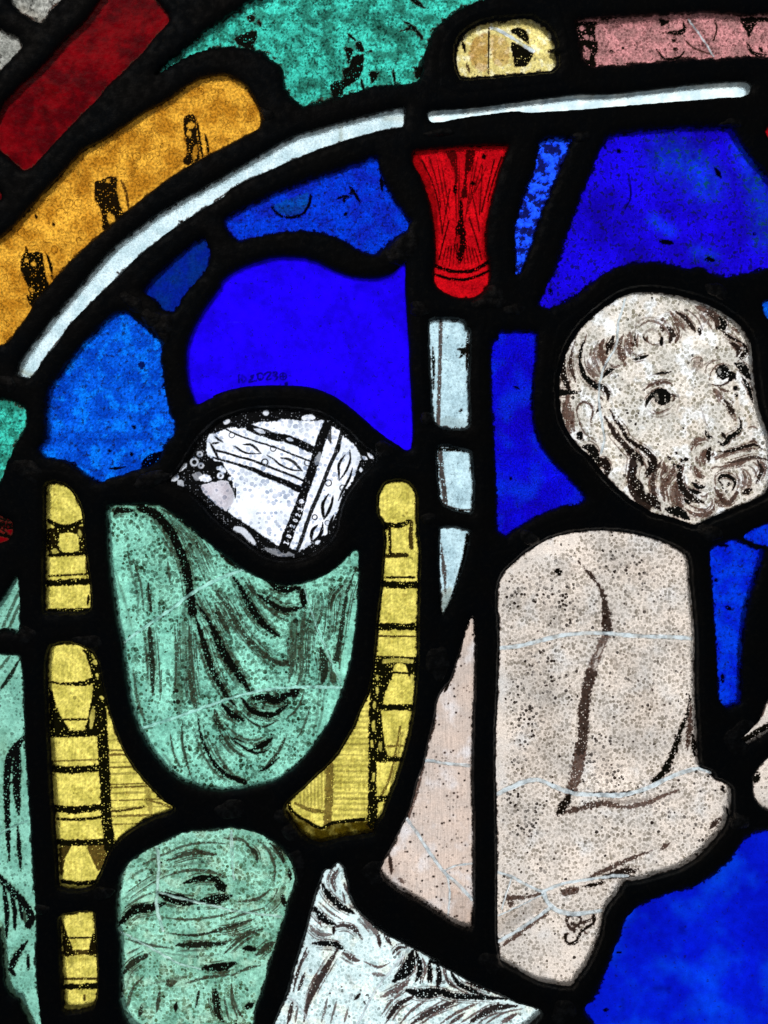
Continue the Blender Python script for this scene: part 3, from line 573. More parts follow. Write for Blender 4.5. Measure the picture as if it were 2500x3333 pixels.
MARKS['torso'] = '''
P 5 .85 e K 1205,260 1260,320 1320,390
P 13 .85 e K 1310,375 1370,480 1390,580 1402,735
P 12 .62 n K 1390,770 1355,860 1310,960 1290,1030
E 4 .6 b K 1380,820 1340,900
E 3 .6 b K 1330,940 1310,1010
P 14 .84 n K 1292,1020 1262,1150 1242,1300 1240,1450 1222,1540
P 16 .72 n K 1225,1530 1205,1650 1180,1750 1155,1840
P 12 .9 b K 1170,1820 1120,1900 1070,1970
P 8 .8 b K 1080,1965 1200,1935 1350,1900 1480,1905
P 8 .85 b K 1300,1835 1450,1840 1590,1828
P 6 .7 b L 480,1905 700,1922 850,1892 950,1845 1090,1795
P 5 .5 b L 550,1870 700,1890 900,1850
P 12 .95 e L 1130,1170 1110,1300 1070,1400 1020,1550 960,1680 900,1750
P 8 .8 b L 1135,1220 1130,1380 1115,1530
P 6 .9 b L 1150,1430 1165,1580
P 5 .9 b L 1255,1690 1330,1740
P 5 .95 b L 1345,1770 1365,1830
P 7 .85 b P 1350,670 1270,750
E 17 1 n L 370,1868 380,1872
L 17 .6 n L 370,1868 380,1872
P 6 .8 b P 430,1095 550,1040 700,970 880,900
P 9 .88 b P 550,1070 700,1040 780,1030
P 4 1 b P 540,1095 640,1080 750,1075
PF .78 P 260,1165 380,1145 375,1190 280,1210
P 5 .9 b P 410,1145 560,1118
P 9 .78 b O 710,1215 760,1225 840,1220
P 7 .8 b O 730,1260 770,1270
P 4.5 .8 b O 860,1218 975,1190
P 4.2 .85 n O 1178,1448 1142,1412 1130,1370 1155,1340 1200,1342 1225,1375 1205,1415 1165,1400
P 4.2 .85 n O 1172,1435 1230,1390 1290,1375 1312,1338
P 4.2 .9 n O 1312,1338 1320,1372 1290,1410 1240,1440 1215,1480 1195,1520 1158,1532 1125,1512 1118,1470
P 3 .8 b O 1230,1440 1275,1470
WF .75 O 665,1345 935,1225 995,1290 800,1400 665,1490
P 6 .75 b O 690,1550 800,1470 900,1390 1000,1335
W 16 .5 b K 1090,270 1180,310 1130,370
P 8 .95 n K 1070,330 1078,340
W 12 .8 b L 590,880 620,940 650,970
W 10 .6 b L 650,890 680,870
W 9 .7 b L 470,780 450,800
W 10 .7 b L 640,720 670,740
W 12 .6 b L 1030,830 1070,880
P 5 .8 b P 1000,850 930,900
K 75 .5 b L 640,260 860,340
K 55 .6 b K 780,480 1080,480 1100,640
K 60 .65 b K 760,1130 860,1260 800,1560
K 60 .5 b K 930,900 1050,1100
K 45 .85 b L 480,1600 600,1700
K 30 .6 b L 500,1450 560,1500
K 55 .6 b O 790,580 900,640 850,760
K 50 .4 b P 900,600 1200,800
W 70 .40 b K 850,560 1050,620 1300,600
W 90 .5 b K 900,900 1000,1300 930,1620
W 90 .42 b L 760,950 820,1300 750,1500
W 60 .4 b L 560,260 800,350
W 50 .35 b O 800,620 860,800
W 45 .5 b K 1360,1560 1400,1680
L 60 .35 b K 950,200 1200,150
L 50 .4 b L 900,1000 1100,1200
L 40 .4 b L 700,1740 400,1760
D 34 -.8 n K 690,880 690,1780
D 28 -.9 b K 720,420 900,240 1200,110
D 50 -.7 b O 700,960 1000,1120 1300,1040
D 60 -.75 b O 750,1450 1000,1450 1200,1600 1000,1700
D 40 -.5 b P 1000,950 1300,600
L 30 .3 b P 900,1020 1150,900
'''
MARKS['flesh_wedge'] = '''
WF .5 O 345,1150 490,1240 490,1400 340,1340
P 5 .85 b N 1180,930 1190,1060
P 6 .6 b N 1240,1090 1270,1120
W 14 .8 b N 1160,980 1200,1040
P 4 .9 b K 300,1150 340,1080
P 3 .85 n K 245,1340 200,1480
P 3.5 .7 n K 165,1650 100,1880 60,1990
D 60 -.5 b K 400,900 350,1400
K 40 .9 b K 440,1100 420,1250
K 45 .9 b K 380,1750 400,2050
L 40 .3 b N 1300,900 1450,1200
'''
MARKS['green_torso'] = '''
P 8 .93 b I 1330,550 1400,650 1480,800 1540,930 1620,1060 1680,1120
P 6 .8 b I 1450,460 1540,580 1600,700 1680,800
P 5 .6 b I 1090,40 1180,190 1240,330
P 5 .55 b F 100,960 230,1080 350,1230 420,1380
P 6 .55 b J 700,470 690,600 640,760 630,1010
P 8 .6 b J 510,730 530,900 500,1070
P 4 .65 b J 0,1490 40,1600 120,1700 220,1745
P 3 .7 b J 60,1350 140,1430 240,1470 340,1450
P 3 .7 b J 480,1330 560,1250 600,1150
P 3 .6 b J 560,1450 610,1350 640,1250
P 4 .75 b J 220,380 300,520 400,620 470,660
P 4 .7 b J 340,560 420,600 520,590
P 5 .8 b F 620,1440 700,1540
P 3 .6 b I 900,250 950,420 970,600
P 3 .6 b I 1130,250 1150,420
P 4 .7 b I 1180,700 1190,900 1180,1150
P 5 .75 b I 1280,700 1290,900 1310,1080
P 3 .6 b I 1090,1000 1080,1200
P 4 .6 b I 900,1000 930,1200 980,1350
P 5 .8 b I 1480,1400 1560,1520 1659,1590
P 3 .7 b I 1150,1420 1170,1550 1230,1680
P 5 .8 b J 870,420 800,500 780,600
P 4 .7 b J 880,650 850,800 840,1000
P 7 .8 b J 0,550 60,680 100,760
P 5 .75 b J 0,1050 60,1150
P 12 .96 n E 950,1560 1060,1610 1150,1720 1215,1850 I 1260,330 1285,480 1300,610
P 9 .9 b I 1320,640 1360,760 1400,900 1450,1030 1530,1170 1590,1240
P 11 .96 b J -20,740 20,820 70,900 130,990 190,1070 240,1150
P 6 .6 b F 290,1520 350,1640 420,1780
P 8 .85 b I 1500,1230 1560,1290 1640,1330
P 10 .98 b F 530,1390 600,1500 650,1600 720,1700 780,1760 850,1805
P 8 .8 e F 480,1510 530,1640 600,1760 680,1860 750,1930 830,1980 930,1992
P 10 .95 b F 770,1440 870,1492 990,1480
P 9 .9 b F 700,1520 800,1590 900,1630 1010,1610
P 10 .97 b F 1005,1490 1012,1610
P 8 .6 b J 610,580 590,720 580,850 585,1000 550,1110
P 8 .85 e J 955,300 900,450 870,600 850,750 820,920
P 11 .85 b J 715,850 740,980 725,1090
P 8 .6 b J 790,1000 800,1090
P 12 .93 b J 240,1190 330,1180 420,1195 510,1150
P 9 .93 b J 180,1190 250,1270 380,1300 490,1235
P 13 .98 b J 560,1130 505,1170
P 9 .93 b J 50,1230 120,1300 190,1340
P 3 .85 b J 165,1275 250,1350 330,1380 430,1335
P 4 .93 b J 105,1455 180,1510 270,1555 360,1540
P 8 .95 b J 245,1535 330,1500 385,1455
P 4 .8 b J 335,1655 420,1560 485,1435
P 4 .95 b J 295,1685 360,1650 435,1585
P 8 .85 b J -10,1320 60,1400
P 8 .85 b I 1005,680 1020,850 1030,1000 1030,1170
P 5 .85 b I 1000,410 1020,610
P 8 .75 b I 1275,990 1300,1150 1325,1260
P 8 .93 e I 1335,1300 1360,1450 1430,1600 1520,1700 1650,1755
P 4 .8 b I 1230,1340 1230,1480 1260,1620 1295,1730
P 6 .8 b I 1445,1260 1485,1370
P 3 .9 b I 1555,1445 1659,1490
P 9 .5 b I 1200,980 1215,1310
P 9 .5 b I 1245,560 1250,900 1265,1110
P 3 .5 b I 860,110 880,300 930,500 930,640
P 9 .5 b J 530,600 525,830
P 5 .5 b J 0,430 60,500
P 5 .55 b F 130,1000 250,1150 330,1330 400,1480
P 4 .5 b F 60,950 200,1100 320,1250
P 5 .5 b J 790,500 780,700 740,860
P 3 .5 b J 700,1130 690,1300 660,1450
P 3 .5 b J 740,1130 720,1300 690,1420
P 4 .55 b J 100,1420 200,1480 300,1500
P 4 .5 b I 1100,1560 1180,1660
P 3 .45 b I 780,330 850,560 900,760
P 8 .9 b E 770,1610 800,1580 900,1580
P 4 .85 b F 40,940 150,1000 250,1090
P 5 .9 b F 450,1250 560,1350
W 50 .3 b I 1050,150 1100,400 1150,600
W 40 .25 b F 50,1250 120,1450 150,1650
W 40 .25 b J 400,480 500,560 550,700
L 40 .45 b I 800,300 850,560
L 50 .4 b I 1150,720 1120,1000
L 50 .4 b I 1100,1480 1180,1560
L 40 .5 b J 900,700 880,1000
L 40 .5 b J 780,1200 720,1380
L 40 .4 b J 300,1100 150,1000
D 40 -.9 b I 780,200 830,560 870,760
D 50 -.8 b I 1150,740 1130,930
D 50 -.9 b I 1080,1450 1150,1580
D 30 -.8 b J 920,600 890,1000
D 40 -.8 b J 800,1150 740,1380
D 50 -.45 b I 950,1150 1100,1200
'''
MARKS['green_knee'] = '''
P 3 .65 b M 1100,930 1250,870 1400,850 1550,860
P 3 .6 b M 960,1000 1060,950 1180,900
P 4 .7 b M 1110,1080 1250,1040 1400,1040 1530,1080
P 3 .6 b M 840,1290 950,1220 1050,1180
P 3 .7 b M 1080,1350 1250,1370 1450,1350 1600,1310
P 4 .75 b M 850,1500 1000,1540 1150,1560
P 3 .6 b M 860,1600 940,1560
P 4 .7 b M 1560,1480 1659,1460
P 3 .7 b M 870,1950 900,1830 970,1750
P 4 .75 b M 1250,1800 1400,1760 1560,1740
P 5 .8 b M 1080,1850 1060,1990
P 4 .75 b M 1560,1800 1570,1930 1600,2030
P 4 .7 b N 290,830 360,900 400,1000 400,1120
P 4 .7 b N 60,820 180,830 230,870
P 4 .75 b N 150,1250 280,1230 370,1170
P 3 .7 b N 80,1370 200,1330 330,1290
P 5 .8 b N 60,1600 200,1480 330,1430
P 4 .75 b N 100,1750 220,1700 300,1680
P 4 .7 b N 110,1800 130,1930 200,2050
P 3 .7 b N 60,1890 90,2040
P 13 .96 b M 800,1410 900,1310 1000,1290 1110,1260
P 15 .97 b M 1060,1190 1200,1235 1330,1255
P 14 .98 b M 1360,1245 1450,1235 1560,1210
P 9 .93 b M 1240,1125 1350,1090 1450,1095 1510,1130
P 14 .98 n M 1480,1140 1500,1150
P 5 .5 b M 830,1230 1000,1110 1160,1030
P 6 .78 b M 1130,970 1300,920 1460,930
P 4 .5 b M 1120,1020 1300,990 1450,990
P 4 .85 b M 1130,1460 1300,1475 1450,1450 1600,1400 1700,1370
P 9 .88 b M 1190,1540 1330,1540 1520,1530
P 9 .85 b M 835,1730 900,1660 1010,1600
P 12 .97 b M 1370,1700 1480,1690 1590,1665
P 9 .93 b N -10,1700 60,1690 140,1665
P 6 .85 b M 945,2020 955,1950
P 6 .9 b M 1190,1930 1185,1990
P 8 .88 b M 1440,1840 1460,1980 1510,2070
P 4 .88 b M 1345,1850 1320,1960
P 4 .6 b M 885,1840 860,1950
P 5 .85 b N 225,870 275,920 285,980
P 6 .85 b N 370,850 440,920 465,990
P 8 .55 b N 340,1320 420,1240 475,1120
P 6 .78 b N 0,1435 120,1420 265,1365
P 3 .78 b N 0,1535 150,1500
P 8 .93 b N 190,1560 280,1570
P 9 .8 b N 280,1610 350,1550 405,1520
P 8 .9 b N 0,1840 30,1980
P 9 .93 b N 200,1970 260,1930
P 3 .5 b M 860,1100 950,1040 1050,1020
P 3 .5 b M 850,1850 880,1750 960,1690
P 4 .55 b M 1020,1800 1150,1780 1300,1740
P 9 .7 b M 1120,1810 1190,1790
P 12 .35 b M 1040,880 1060,1150
P 3 .5 b M 1100,1590 1300,1620 1500,1600
P 6 .9 b N 500,1030 510,1100
P 7 .9 b N 450,1200 470,1280
W 40 .5 b M 850,1450 1100,1600 1300,1700
L 40 .4 b M 850,1150 1000,1200
L 40 .4 b M 900,1420 1100,1420
L 40 .5 b M 900,1850 880,2000
L 40 .4 b N 300,1100 450,1150
D 60 -.6 b M 830,1150 1000,1210
D 60 -.6 b M 900,1600 1300,1600
D 50 -.6 b N 100,1600 300,1800
'''
MARKS['white_drapery'] = '''
P 3 .7 b N 700,1250 780,1320 860,1370
P 3 .75 b N 690,1350 720,1420
P 3 .6 b N 900,1260 940,1300
P 3 .75 b N 860,1180 880,1260
P 4 .85 b N 620,1560 560,1720 530,1850
P 3 .75 b N 700,1700 640,1850 600,1990
P 3 .6 b N 760,1900 720,2060
P 3 .6 b N 820,1920 780,2070
P 3 .6 b N 560,1950 540,2070
P 4 .75 b N 1400,1620 1420,1700 1400,1790
P 4 .75 b N 1540,1700 1570,1800
P 3 .7 b N 1260,1860 1180,1930 1120,2020
P 4 .75 b N 1440,1900 1330,1980 1250,2070
P 3 .7 b N 1540,1910 1420,1990 1330,2074
P 3 .75 b O 150,2074 260,1990 400,1940
P 4 .75 b O 270,2074 400,1990 540,1930
P 3 .7 b O 400,2074 540,1990 680,1960
P 3 .7 b O 580,2074 700,2000 830,1970
P 4 .85 b O 130,1620 150,1700 140,1800
P 4 .85 b O 310,1700 330,1790 400,1840
P 3 .75 b N 980,1330 1060,1370
P 3 .75 b N 1000,1650 1100,1690 1180,1660
P 5 .85 b N 1200,1600 1240,1560 1290,1560
P 3 .6 b N 900,1960 870,2070
P 5 .78 b N 835,1020 790,1100 815,1190
P 9 .96 b N 715,1120 770,1210 850,1280 940,1325
P 10 .93 b N 660,1280 730,1360 810,1405
P 6 .85 b N 790,1420 880,1408 950,1440 995,1505
P 8 .93 b N 660,1530 760,1530 820,1540 875,1575
P 9 .85 b N 825,1570 760,1680 700,1780 650,1880 615,1980
P 7 .8 b N 865,1590 920,1630 975,1645
P 6 .6 b N 630,1400 700,1465 790,1470
P 5 .9 b N 800,1410 800,1470
P 4 .65 b N 560,1690 630,1590
P 5 .85 b N 605,1730 560,1850
P 6 .85 b N 525,1920 490,2070
P 5 .8 b N 640,1870 600,2060
P 16 .97 b N 1335,1580 1300,1700 1210,1780
P 8 .93 b N 1355,1580 1385,1700 1355,1790
P 6 .93 b N 1455,1650 1440,1790
P 7 .93 b N 1500,1660 1525,1800
P 10 .97 b N 1290,1850 1420,1875 1560,1840
P 9 .7 b N 1120,1890 1230,1840 1310,1780
P 7 .88 b N 1155,2060 1230,1950 1340,1885
P 8 .85 b O 80,2074 220,1985 390,1915
P 7 .93 b O 340,1705 400,1800 500,1850 570,1885
P 9 .95 b O 60,1850 250,1850 350,1880 500,1890 740,1905
P 9 .88 b O 470,2070 620,1975 790,1950
P 5 .8 b O 340,2070 440,2000
P 6 .75 b O 680,2070 800,2000
P 7 .9 b O 200,1650 215,1800
P 6 .9 b O 270,1690 255,1860
P 5 .9 b O 450,1790 560,1830 700,1880
P 5 .8 b N 870,1120 905,1210
P 8 .6 b N 970,1320 1060,1420 1110,1500
P 5 .85 b N 1140,1470 1190,1540
P 5 .85 b N 1100,1460 1115,1560
P 5 .6 b N 1060,1730 1140,1745
P 4 .9 b N 940,1910 980,1870
W 10 .6 b N 790,1830 860,1860
W 10 .6 b N 900,1750 930,1820
K 40 .6 b N 850,1830 980,1900
L 30 .4 b N 700,1180 850,1330
D 30 -.8 b N 720,1200 850,1350 1000,1450
'''
def hatch(L, letter, x0, x1, ys, dx, w, op):
    return '\n'.join('P %.1f %.2f n %s %d,%d %d,%d' % (w+(i % 3)*.7, op+(i*7 % 5)*.05, letter, x0, y, x1, y+dx) for i, y in enumerate(ys))
MARKS['yellow_top'] = '''
P 6 .97 n E 330,1650 400,1685 480,1685 570,1645
PF .9 E 330,1700 575,1690 585,1875 330,1870
EF 1 E 405,1740 520,1738 530,1850 412,1852
E 4 .5 b E 535,1710 545,1760
E 6 .5 b E 350,1850 390,1860
P 4 .93 n E 330,1884 590,1872
P 2.6 .9 n I 330,362 590,350
P 9 .98 n I 320,412 600,400
P 4 .93 n I 330,592 615,590
P 3 .85 b I 580,240 592,400
P 4 .9 b I 598,490 590,560
P 3 .5 n I 340,230 570,222
'''
MARKS['yellow_middle'] = '''
PF .97 I 550,850 580,900 610,990 620,1060 625,1150 610,1230 590,1330 575,1400 650,1420 660,1440 700,1440 690,1250 690,1100 650,900
P 15 .97 n I 640,900 670,1050 685,1250 690,1400 700,1600 712,1800 720,2000 M 735,800 735,880
E 4 .8 n I 628,900 632,910
E 5 .8 n I 640,940 645,950
E 3 .8 n I 655,1030 656,1034
E 3 .8 n I 680,1180 690,1190
E 3 .7 n I 725,1250 740,1380
E 6 .55 b I 630,1250 615,1390
PF .97 I 330,1120 356,1150 380,1240 430,1340 475,1415 340,1430
P 9 .93 e I 340,1080 450,1092 560,1088 625,1066
P 3 .9 n I 420,1332 580,1330
P 9 .95 n I 350,1430 450,1432 560,1425 660,1420
P 2.2 .6 n I 370,1612 660,1602
P 10 .97 n I 370,1662 480,1672 680,1655
P 10 .97 n I 380,1930 520,1942 700,1920
P 4 .93 n I 390,2000 520,2006 700,1990
P 9 .95 n M 390,845 500,850 740,845
PF .85 M 400,855 490,855 440,960 425,1060 405,1060
PF .78 M 580,855 720,855 720,940 690,1020 660,1040 630,980
P 6 .93 n M 420,1110 520,1125 640,1115
P 8 .55 b I 985,1770 1005,1880 1020,1980
P 3.5 .85 n M 755,638 900,622 970,605
P 3 .7 n M 1000,560 1100,590 1150,610
W 14 .35 n I 375,1480 385,1640
W 14 .3 n I 385,1720 395,1880
K 60 .3 b I 500,1200 500,2000
''' + hatch(0, 'I', 738, 1150, [1470, 1540, 1570, 1622, 1655, 1700, 1770, 1790, 1830, 1880, 1930, 1985, 2040], -14, 1.6, .5)
MARKS['yellow_bottom'] = '''
PF .9 M 425,1400 460,1480 500,1580 500,1610 425,1610
PF .9 M 655,1430 620,1480 598,1580 600,1610 665,1610
P 7 .85 n M 430,1592 660,1588
P 2.4 .93 n M 430,1492 650,1490
P 3 .85 n M 440,1770 660,1765
P 8 .97 n M 440,1822 660,1816
P 3 .8 n M 570,1880 570,1910
W 12 .6 b M 480,1640 490,1680
W 12 .6 n M 450,1940 560,1960 640,1930
'''
MARKS['yellow_right'] = '''
P 7 .93 n J 1130,12 1240,22 1300,0
P 4 .9 n J 1178,30 1182,220
P 6 .85 n J 1325,0 1322,90 1325,170
P 6 .88 n J 1160,225 1290,220
P 3 .93 n J 1150,372 1345,370
P 9.5 .97 n J 1130,420 1375,426
P 9.5 .97 n J 1110,703 1370,705
P 2.6 .85 n J 1110,768 1365,770
P 3 .93 n J 1095,908 1360,915
PF .97 J 1080,920 1360,912 1360,1110 1320,1080 1300,1010 1280,960 1250,950 1210,970 1195,1060 1150,1150 1130,1250 1100,1255 1050,1230 1070,1000
P 11 .96 n J 1085,1000 1068,1250 1063,1400 1062,1600 1062,1800 1055,2040
E 4 .85 b J 1075,1210 1080,1260
E 4 .8 n J 1070,1350 1070,1400
E 3 .8 n J 1058,1480 1060,1510
E 3 .7 n J 1070,1700 1068,1740
E 3 .8 n J 1095,1040 1096,1060
E 3 .8 n J 1094,1120 1096,1150
E 5 .6 n J 1140,940 1240,930 1330,940
E 5 .7 n J 1330,1040 1330,1090
PF .97 J 1100,1260 1122,1280 1135,1400 1165,1570 1240,1590 1235,1612 1085,1605 1085,1300
E 5 .5 b J 1110,1480 1120,1540
P 2.6 .95 n J 1200,1015 1310,1018
P 8.5 .98 n J 1100,1250 1330,1250
P 3 .7 n J 1165,1512 1265,1508
P 7 .95 n J 1085,1602 1245,1600
P 3 .65 n J 1250,1380 1210,1600 1170,1750 1120,1850
P 3 .55 n J 1265,1420 1230,1600 1190,1750
P 9 .97 n J 1075,1870 1190,1862
P 6 .95 n J 1085,1880 1080,2030
P 11 .6 n J 775,1640 770,1850 758,2030
P 6 .6 b J 540,1895 640,1940 750,1955
P 5 .95 n N 510,620 540,655 620,705 720,752 800,715 1060,690
WF 1.35 N 480,640 540,660 720,757 800,722 1060,697 1100,680 1080,810 720,860 540,780
P 5 .9 b J 500,1880 510,1960
W 10 .3 b J 1210,1400 1210,1480
''' + '\n'.join('P 2.4 .45 n J %d,%d %d,1925' % (x, 1700+(700-x)*0.9, x+3) for x in range(575, 745, 24)) + '\n' + hatch(0, 'J', 800, 1032, list(range(1235, 2010, 37)), 3, 2.2, .28)
MARKS['yellow_band'] = '''
PF .9 A 1245,790 1300,768 1325,800 1330,900 1350,1080 1270,1115 1230,1100 1262,1020 1238,880
P 4 .93 b A 1330,820 1350,950 1372,1085
P 4 .95 b A 1382,900 1400,970 1408,1050
E 8 .85 b A 1265,850 1310,840
E 6 .8 b A 1270,880 1280,920
E 6 .8 b A 1325,980 1310,1080
PF .9 A 638,1225 690,1213 740,1190 790,1200 810,1300 830,1420 835,1480 760,1500 720,1560 690,1540 682,1420 640,1350
P 4.5 .8 b A 815,1215 850,1300 872,1420
E 5 .85 b A 795,1230 825,1400
E 9 .8 b A 740,1440 760,1520
E 6 .8 b A 720,1230 740,1215
PF .93 A 150,1720 210,1700 290,1712 312,1850 335,1950 240,2070 200,2040 192,1950 138,1820
P 4.5 .93 b A 305,1695 340,1780 355,1880
E 5 .8 b A 298,1720 335,1900
P 4 .9 b A 175,1665 185,1720
P 5 .9 b E 185,130 215,200
E 5 .8 n A 225,1780 228,1784
E 5 .8 n A 175,1755 178,1760
E 4 .8 n A 210,1955 214,1960
P 4 .9 b A 240,1450 250,1480
P 4 .9 b A 355,1505 368,1525
L 60 .3 b A 350,1500 550,1420
W 50 .25 b A 600,1300 560,1180
'''
MARKS['teal_top'] = '''
PF 1 B 125,265 200,222 288,203 282,260 265,300 272,335 200,322 150,300
PF .9 B 215,108 262,103 272,140 230,158
P 4 1 b B 895,225 955,280
PF 1 B 945,280 992,290 1003,345 960,352
PF 1 B 865,320 932,325 925,370 900,440 880,350
PF 1 B 925,380 1005,368 1000,460 980,520 930,565 870,600 862,640 795,660 778,600 800,548 862,540 858,465 905,450
PF 1 B 1035,485 1115,485 1085,540 1060,565 1045,520
P 5 1 b B 985,530 1003,610
PF .97 B 1265,140 1335,165 1405,245 1395,268 1330,205 1240,215 1300,180
P 6 1 b B 1310,-10 1360,15 1415,55
PF 1 B 1340,450 1402,455 1392,535 1348,520
P 4 1 b B 1205,465 1215,580
P 4 .95 b B 1040,350 1060,340
P 4 .95 b B 290,140 310,180
W 26 .85 b B 650,150 800,110 950,170 1100,190 1300,280
W 18 .7 b B 1020,100 1250,80 1420,130 1500,130
W 22 .75 b B 600,200 700,260 780,330 850,420
W 18 .7 b B 380,180 480,230 600,300
W 12 .8 b B 540,300 600,330
W 30 .5 b B 500,600 650,560 800,500
W 18 .8 b B 1230,130 1320,100
L 22 .5 b B 250,80 450,40
L 20 .5 b B 730,130 900,180 1000,210 1200,260
L 20 .4 b B 1500,60 1659,30
'''
MARKS['amber_dome'] = '''
WF .85 C 480,300 520,250 592,225 592,480 540,475 500,450 470,380
WF .7 C 612,230 700,255 745,300 735,430 650,445 618,350
PF 1 C 752,280 850,318 907,362 872,430 840,452 775,450 765,380
PF 1 C 748,205 800,180 862,212 878,295 850,282 790,240
P 5 .95 b C 425,280 445,350
P 4 .8 b C 455,430 475,490
P 2 .9 n C 605,190 600,500
P 5 .85 b C 1000,350 1040,340
LF .5 C 880,190 950,210 1010,270 1020,340 930,370 885,300
'''
MARKS['pink_bar'] = '''
PF 1 D 355,160 505,145 492,180 495,255 512,300 512,350 490,380 500,460 430,440 380,300
E 7 .8 b D 385,185 420,195
E 6 .85 n D 432,250 436,252
E 5 .85 n D 466,258 468,260
E 10 .7 b D 420,320 440,390
PF 1 D 925,130 1005,138 960,172 935,180
P 6 1 b D 1085,140 1092,200 1050,222 945,222
P 4 1 b D 908,335 960,397 1050,392 1092,350
P 5 .97 b D 1010,268 1035,280
P 6 .97 b D 1015,330 1050,335
PF 1 D 1470,120 1720,120 1720,150 1600,150 1560,200 1530,255 1500,200
E 5 .9 b D 1590,150 1610,185
P 5 1 b D 1515,290 1560,360 1650,372
P 5 .95 b D 1600,320 1620,350
P 2 .9 n D 1300,140 1312,200 1288,275
W 20 .6 n D 1100,120 1180,230 1290,385
P 2.5 .85 b D 1080,250 1150,320 1280,370
P 4 1 b D 590,340 620,355
P 4 1 b D 670,320 690,330
W 20 .5 n D 500,170 900,150
'''
MARKS['red_vase'] = '''
PF .8 C 312,1020 385,1020 392,1100 396,1180 385,1310 366,1310 376,1180 350,1110
PF .85 C 448,1020 510,1020 496,1120 455,1190 462,1320 415,1335 440,1200
P 5 .95 b C 380,1240 375,1320
P 6 .9 b C 415,1330 418,1500 412,1600
P 15 .9 b C 412,1480 412,1620 408,1770
E 5 .5 b C 395,1580 392,1700
P 2 .85 n C 150,1080 230,1250 270,1420 290,1580
P 1.6 .8 n C 200,1060 258,1250 278,1400
P 2 .85 n C 640,1080 600,1250 555,1430
P 2 .85 n C 690,1060 640,1200 595,1360
P 1.6 .8 n C 560,1120 550,1300 540,1450
P 1.8 .8 n C 340,1280 310,1450 290,1560
P 2 .85 n C 335,1490 300,1620 268,1750
P 2 .85 n C 470,1470 520,1620 555,1750
P 1.6 .8 n C 490,1300 520,1450 540,1560
P 5 .93 n C 232,1790 330,1826 430,1836 520,1816 600,1768
P 3.6 .93 n C 232,1850 330,1880 430,1887 520,1867 600,1830
P 6 .95 n C 570,1055 572,1060
P 5 .95 n C 492,1235 500,1237
WF .95 C 60,1020 150,1062 195,1180 240,1300 262,1450 265,1740 225,1790 180,1500
WF .7 C 740,1000 680,1090 640,1230 590,1400 560,1500 555,1740 600,1790 660,1400
''' + '\n'.join('P 1.6 .75 b C %d,%d %d,%d' % (250+i*31, 1060+(i%3)*30, 330+i*14, 1500-(i%4)*50) for i in range(12) if i not in (2,3,6)) + '\n' + '\n'.join('P 1.7 .85 s C %d,%d %d,1800' % (x+(400-x)*0.25, 1640+abs(x-410)*0.3, x) for x in range(285, 560, 26))
MARKS['white_slip_top'] = 'P 5 .76 n G 278,300 276,500 270,700 262,1010\nP 6 .97 b G 395,490 440,500 410,545\nP 4 .95 b G 405,910 425,895\nP 4 .95 b G 225,480 232,600 228,760\nP 4 .9 b G 462,380 455,640\nWF .3 G 275,960 340,940 460,980 460,1030 270,1010'
MARKS['white_slip_middle'] = 'P 6.5 .8 n G 272,1160 290,1350 312,1545\nP 4 .95 n G 262,1165 470,1175\nP 4 .9 b G 330,1550 400,1575 480,1575\nL 12 .4 b G 400,1280 420,1400'
MARKS['white_slip_bottom'] = 'P 6 .78 b G 283,1800 300,2000 K 300,300 312,480\nP 4 .93 n G 460,1740 K 430,260 360,500\nWF .8 K 270,470 360,440 330,620 270,620'
MARKS['green_edge'] = '''
P 10 .97 b M 175,150 100,205 60,300 46,450 52,700 62,960
P 12 .98 b M 125,180 112,400 125,660
P 6 .95 b M 120,740 142,1040
P 10 .98 n M -20,1070 80,1170 170,1270 212,1360 190,1410
P 7 .97 b M 20,1120 46,1300 45,1490
P 7 .97 b M 70,1180 98,1300 100,1440
P 5 .97 b M 130,1240 152,1370
P 9 .95 b M 185,1510 120,1600 75,1700 105,1745
P 5 .93 b M 190,1600 190,1720
P 9 .95 b I 165,1440 100,1540 40,1640
P 5 .88 b I -10,1140 60,1050 135,920
P 4 .6 b I -10,1000 70,900
P 5 .8 b M 160,1300 170,1400
WF .8 M -60,1340 30,1420 60,1700 100,1850 190,1960 240,2120 -60,2120
W 40 .4 b I 0,1450 40,1560
K 60 .95 b I 90,1000 130,1350
K 50 .95 b M 150,800 100,1050
'''
MARKS['green_edge_top'] = 'P 4 .6 n I 20,705 128,470\nP 4 .6 n I 60,715 130,560\nP 6 .9 b I -20,727 100,722'
MARKS['flesh_scrap'] = 'P 8 1 n L 1440,1498 1550,1440 1610,1400 1740,1330\nP 4 .8 b L 1600,1330 1640,1250'
MARKS['flesh_piece'] = 'P 10 1 b L 1560,1760 1600,1700\nW 16 .8 n L 1560,1880 1659,1930\nD 60 -.4 n L 1600,1800 1610,1810'
MARKS['blue_arch'] = '''
WF .8 B 400,1385 620,1300 635,1330 620,1390 580,1440 510,1462 440,1440
P 4 .95 n B 385,1400 430,1450 510,1468 590,1445 635,1380 645,1320
P 5 1 b B 905,1255 940,1300 975,1365
P 4 1 b B 820,1345 870,1325 920,1330
P 4 1 b B 900,1310 965,1285
P 5 1 b B 870,1370 880,1330
P 5 1 b B 870,1450 895,1435
P 5 .95 b B 1120,1180 1130,1300
L 12 .5 b B 560,1350 590,1400
'''
MARKS['blue_left'] = '''
PF .97 E 950,1290 965,1240 1010,1200 1090,1180 1110,1230 1050,1260 1010,1290
P 9 .8 n E 955,595 957,603
P 4 1 b E 740,1300 850,1285
P 5 1 n E 905,1015 907,1017
P 5 1 n E 740,1175 742,1177
P 5 1 n E 888,1200 890,1202
L 14 .8 b E 1050,940 1140,960
L 20 .5 b E 450,860 480,1000
'''
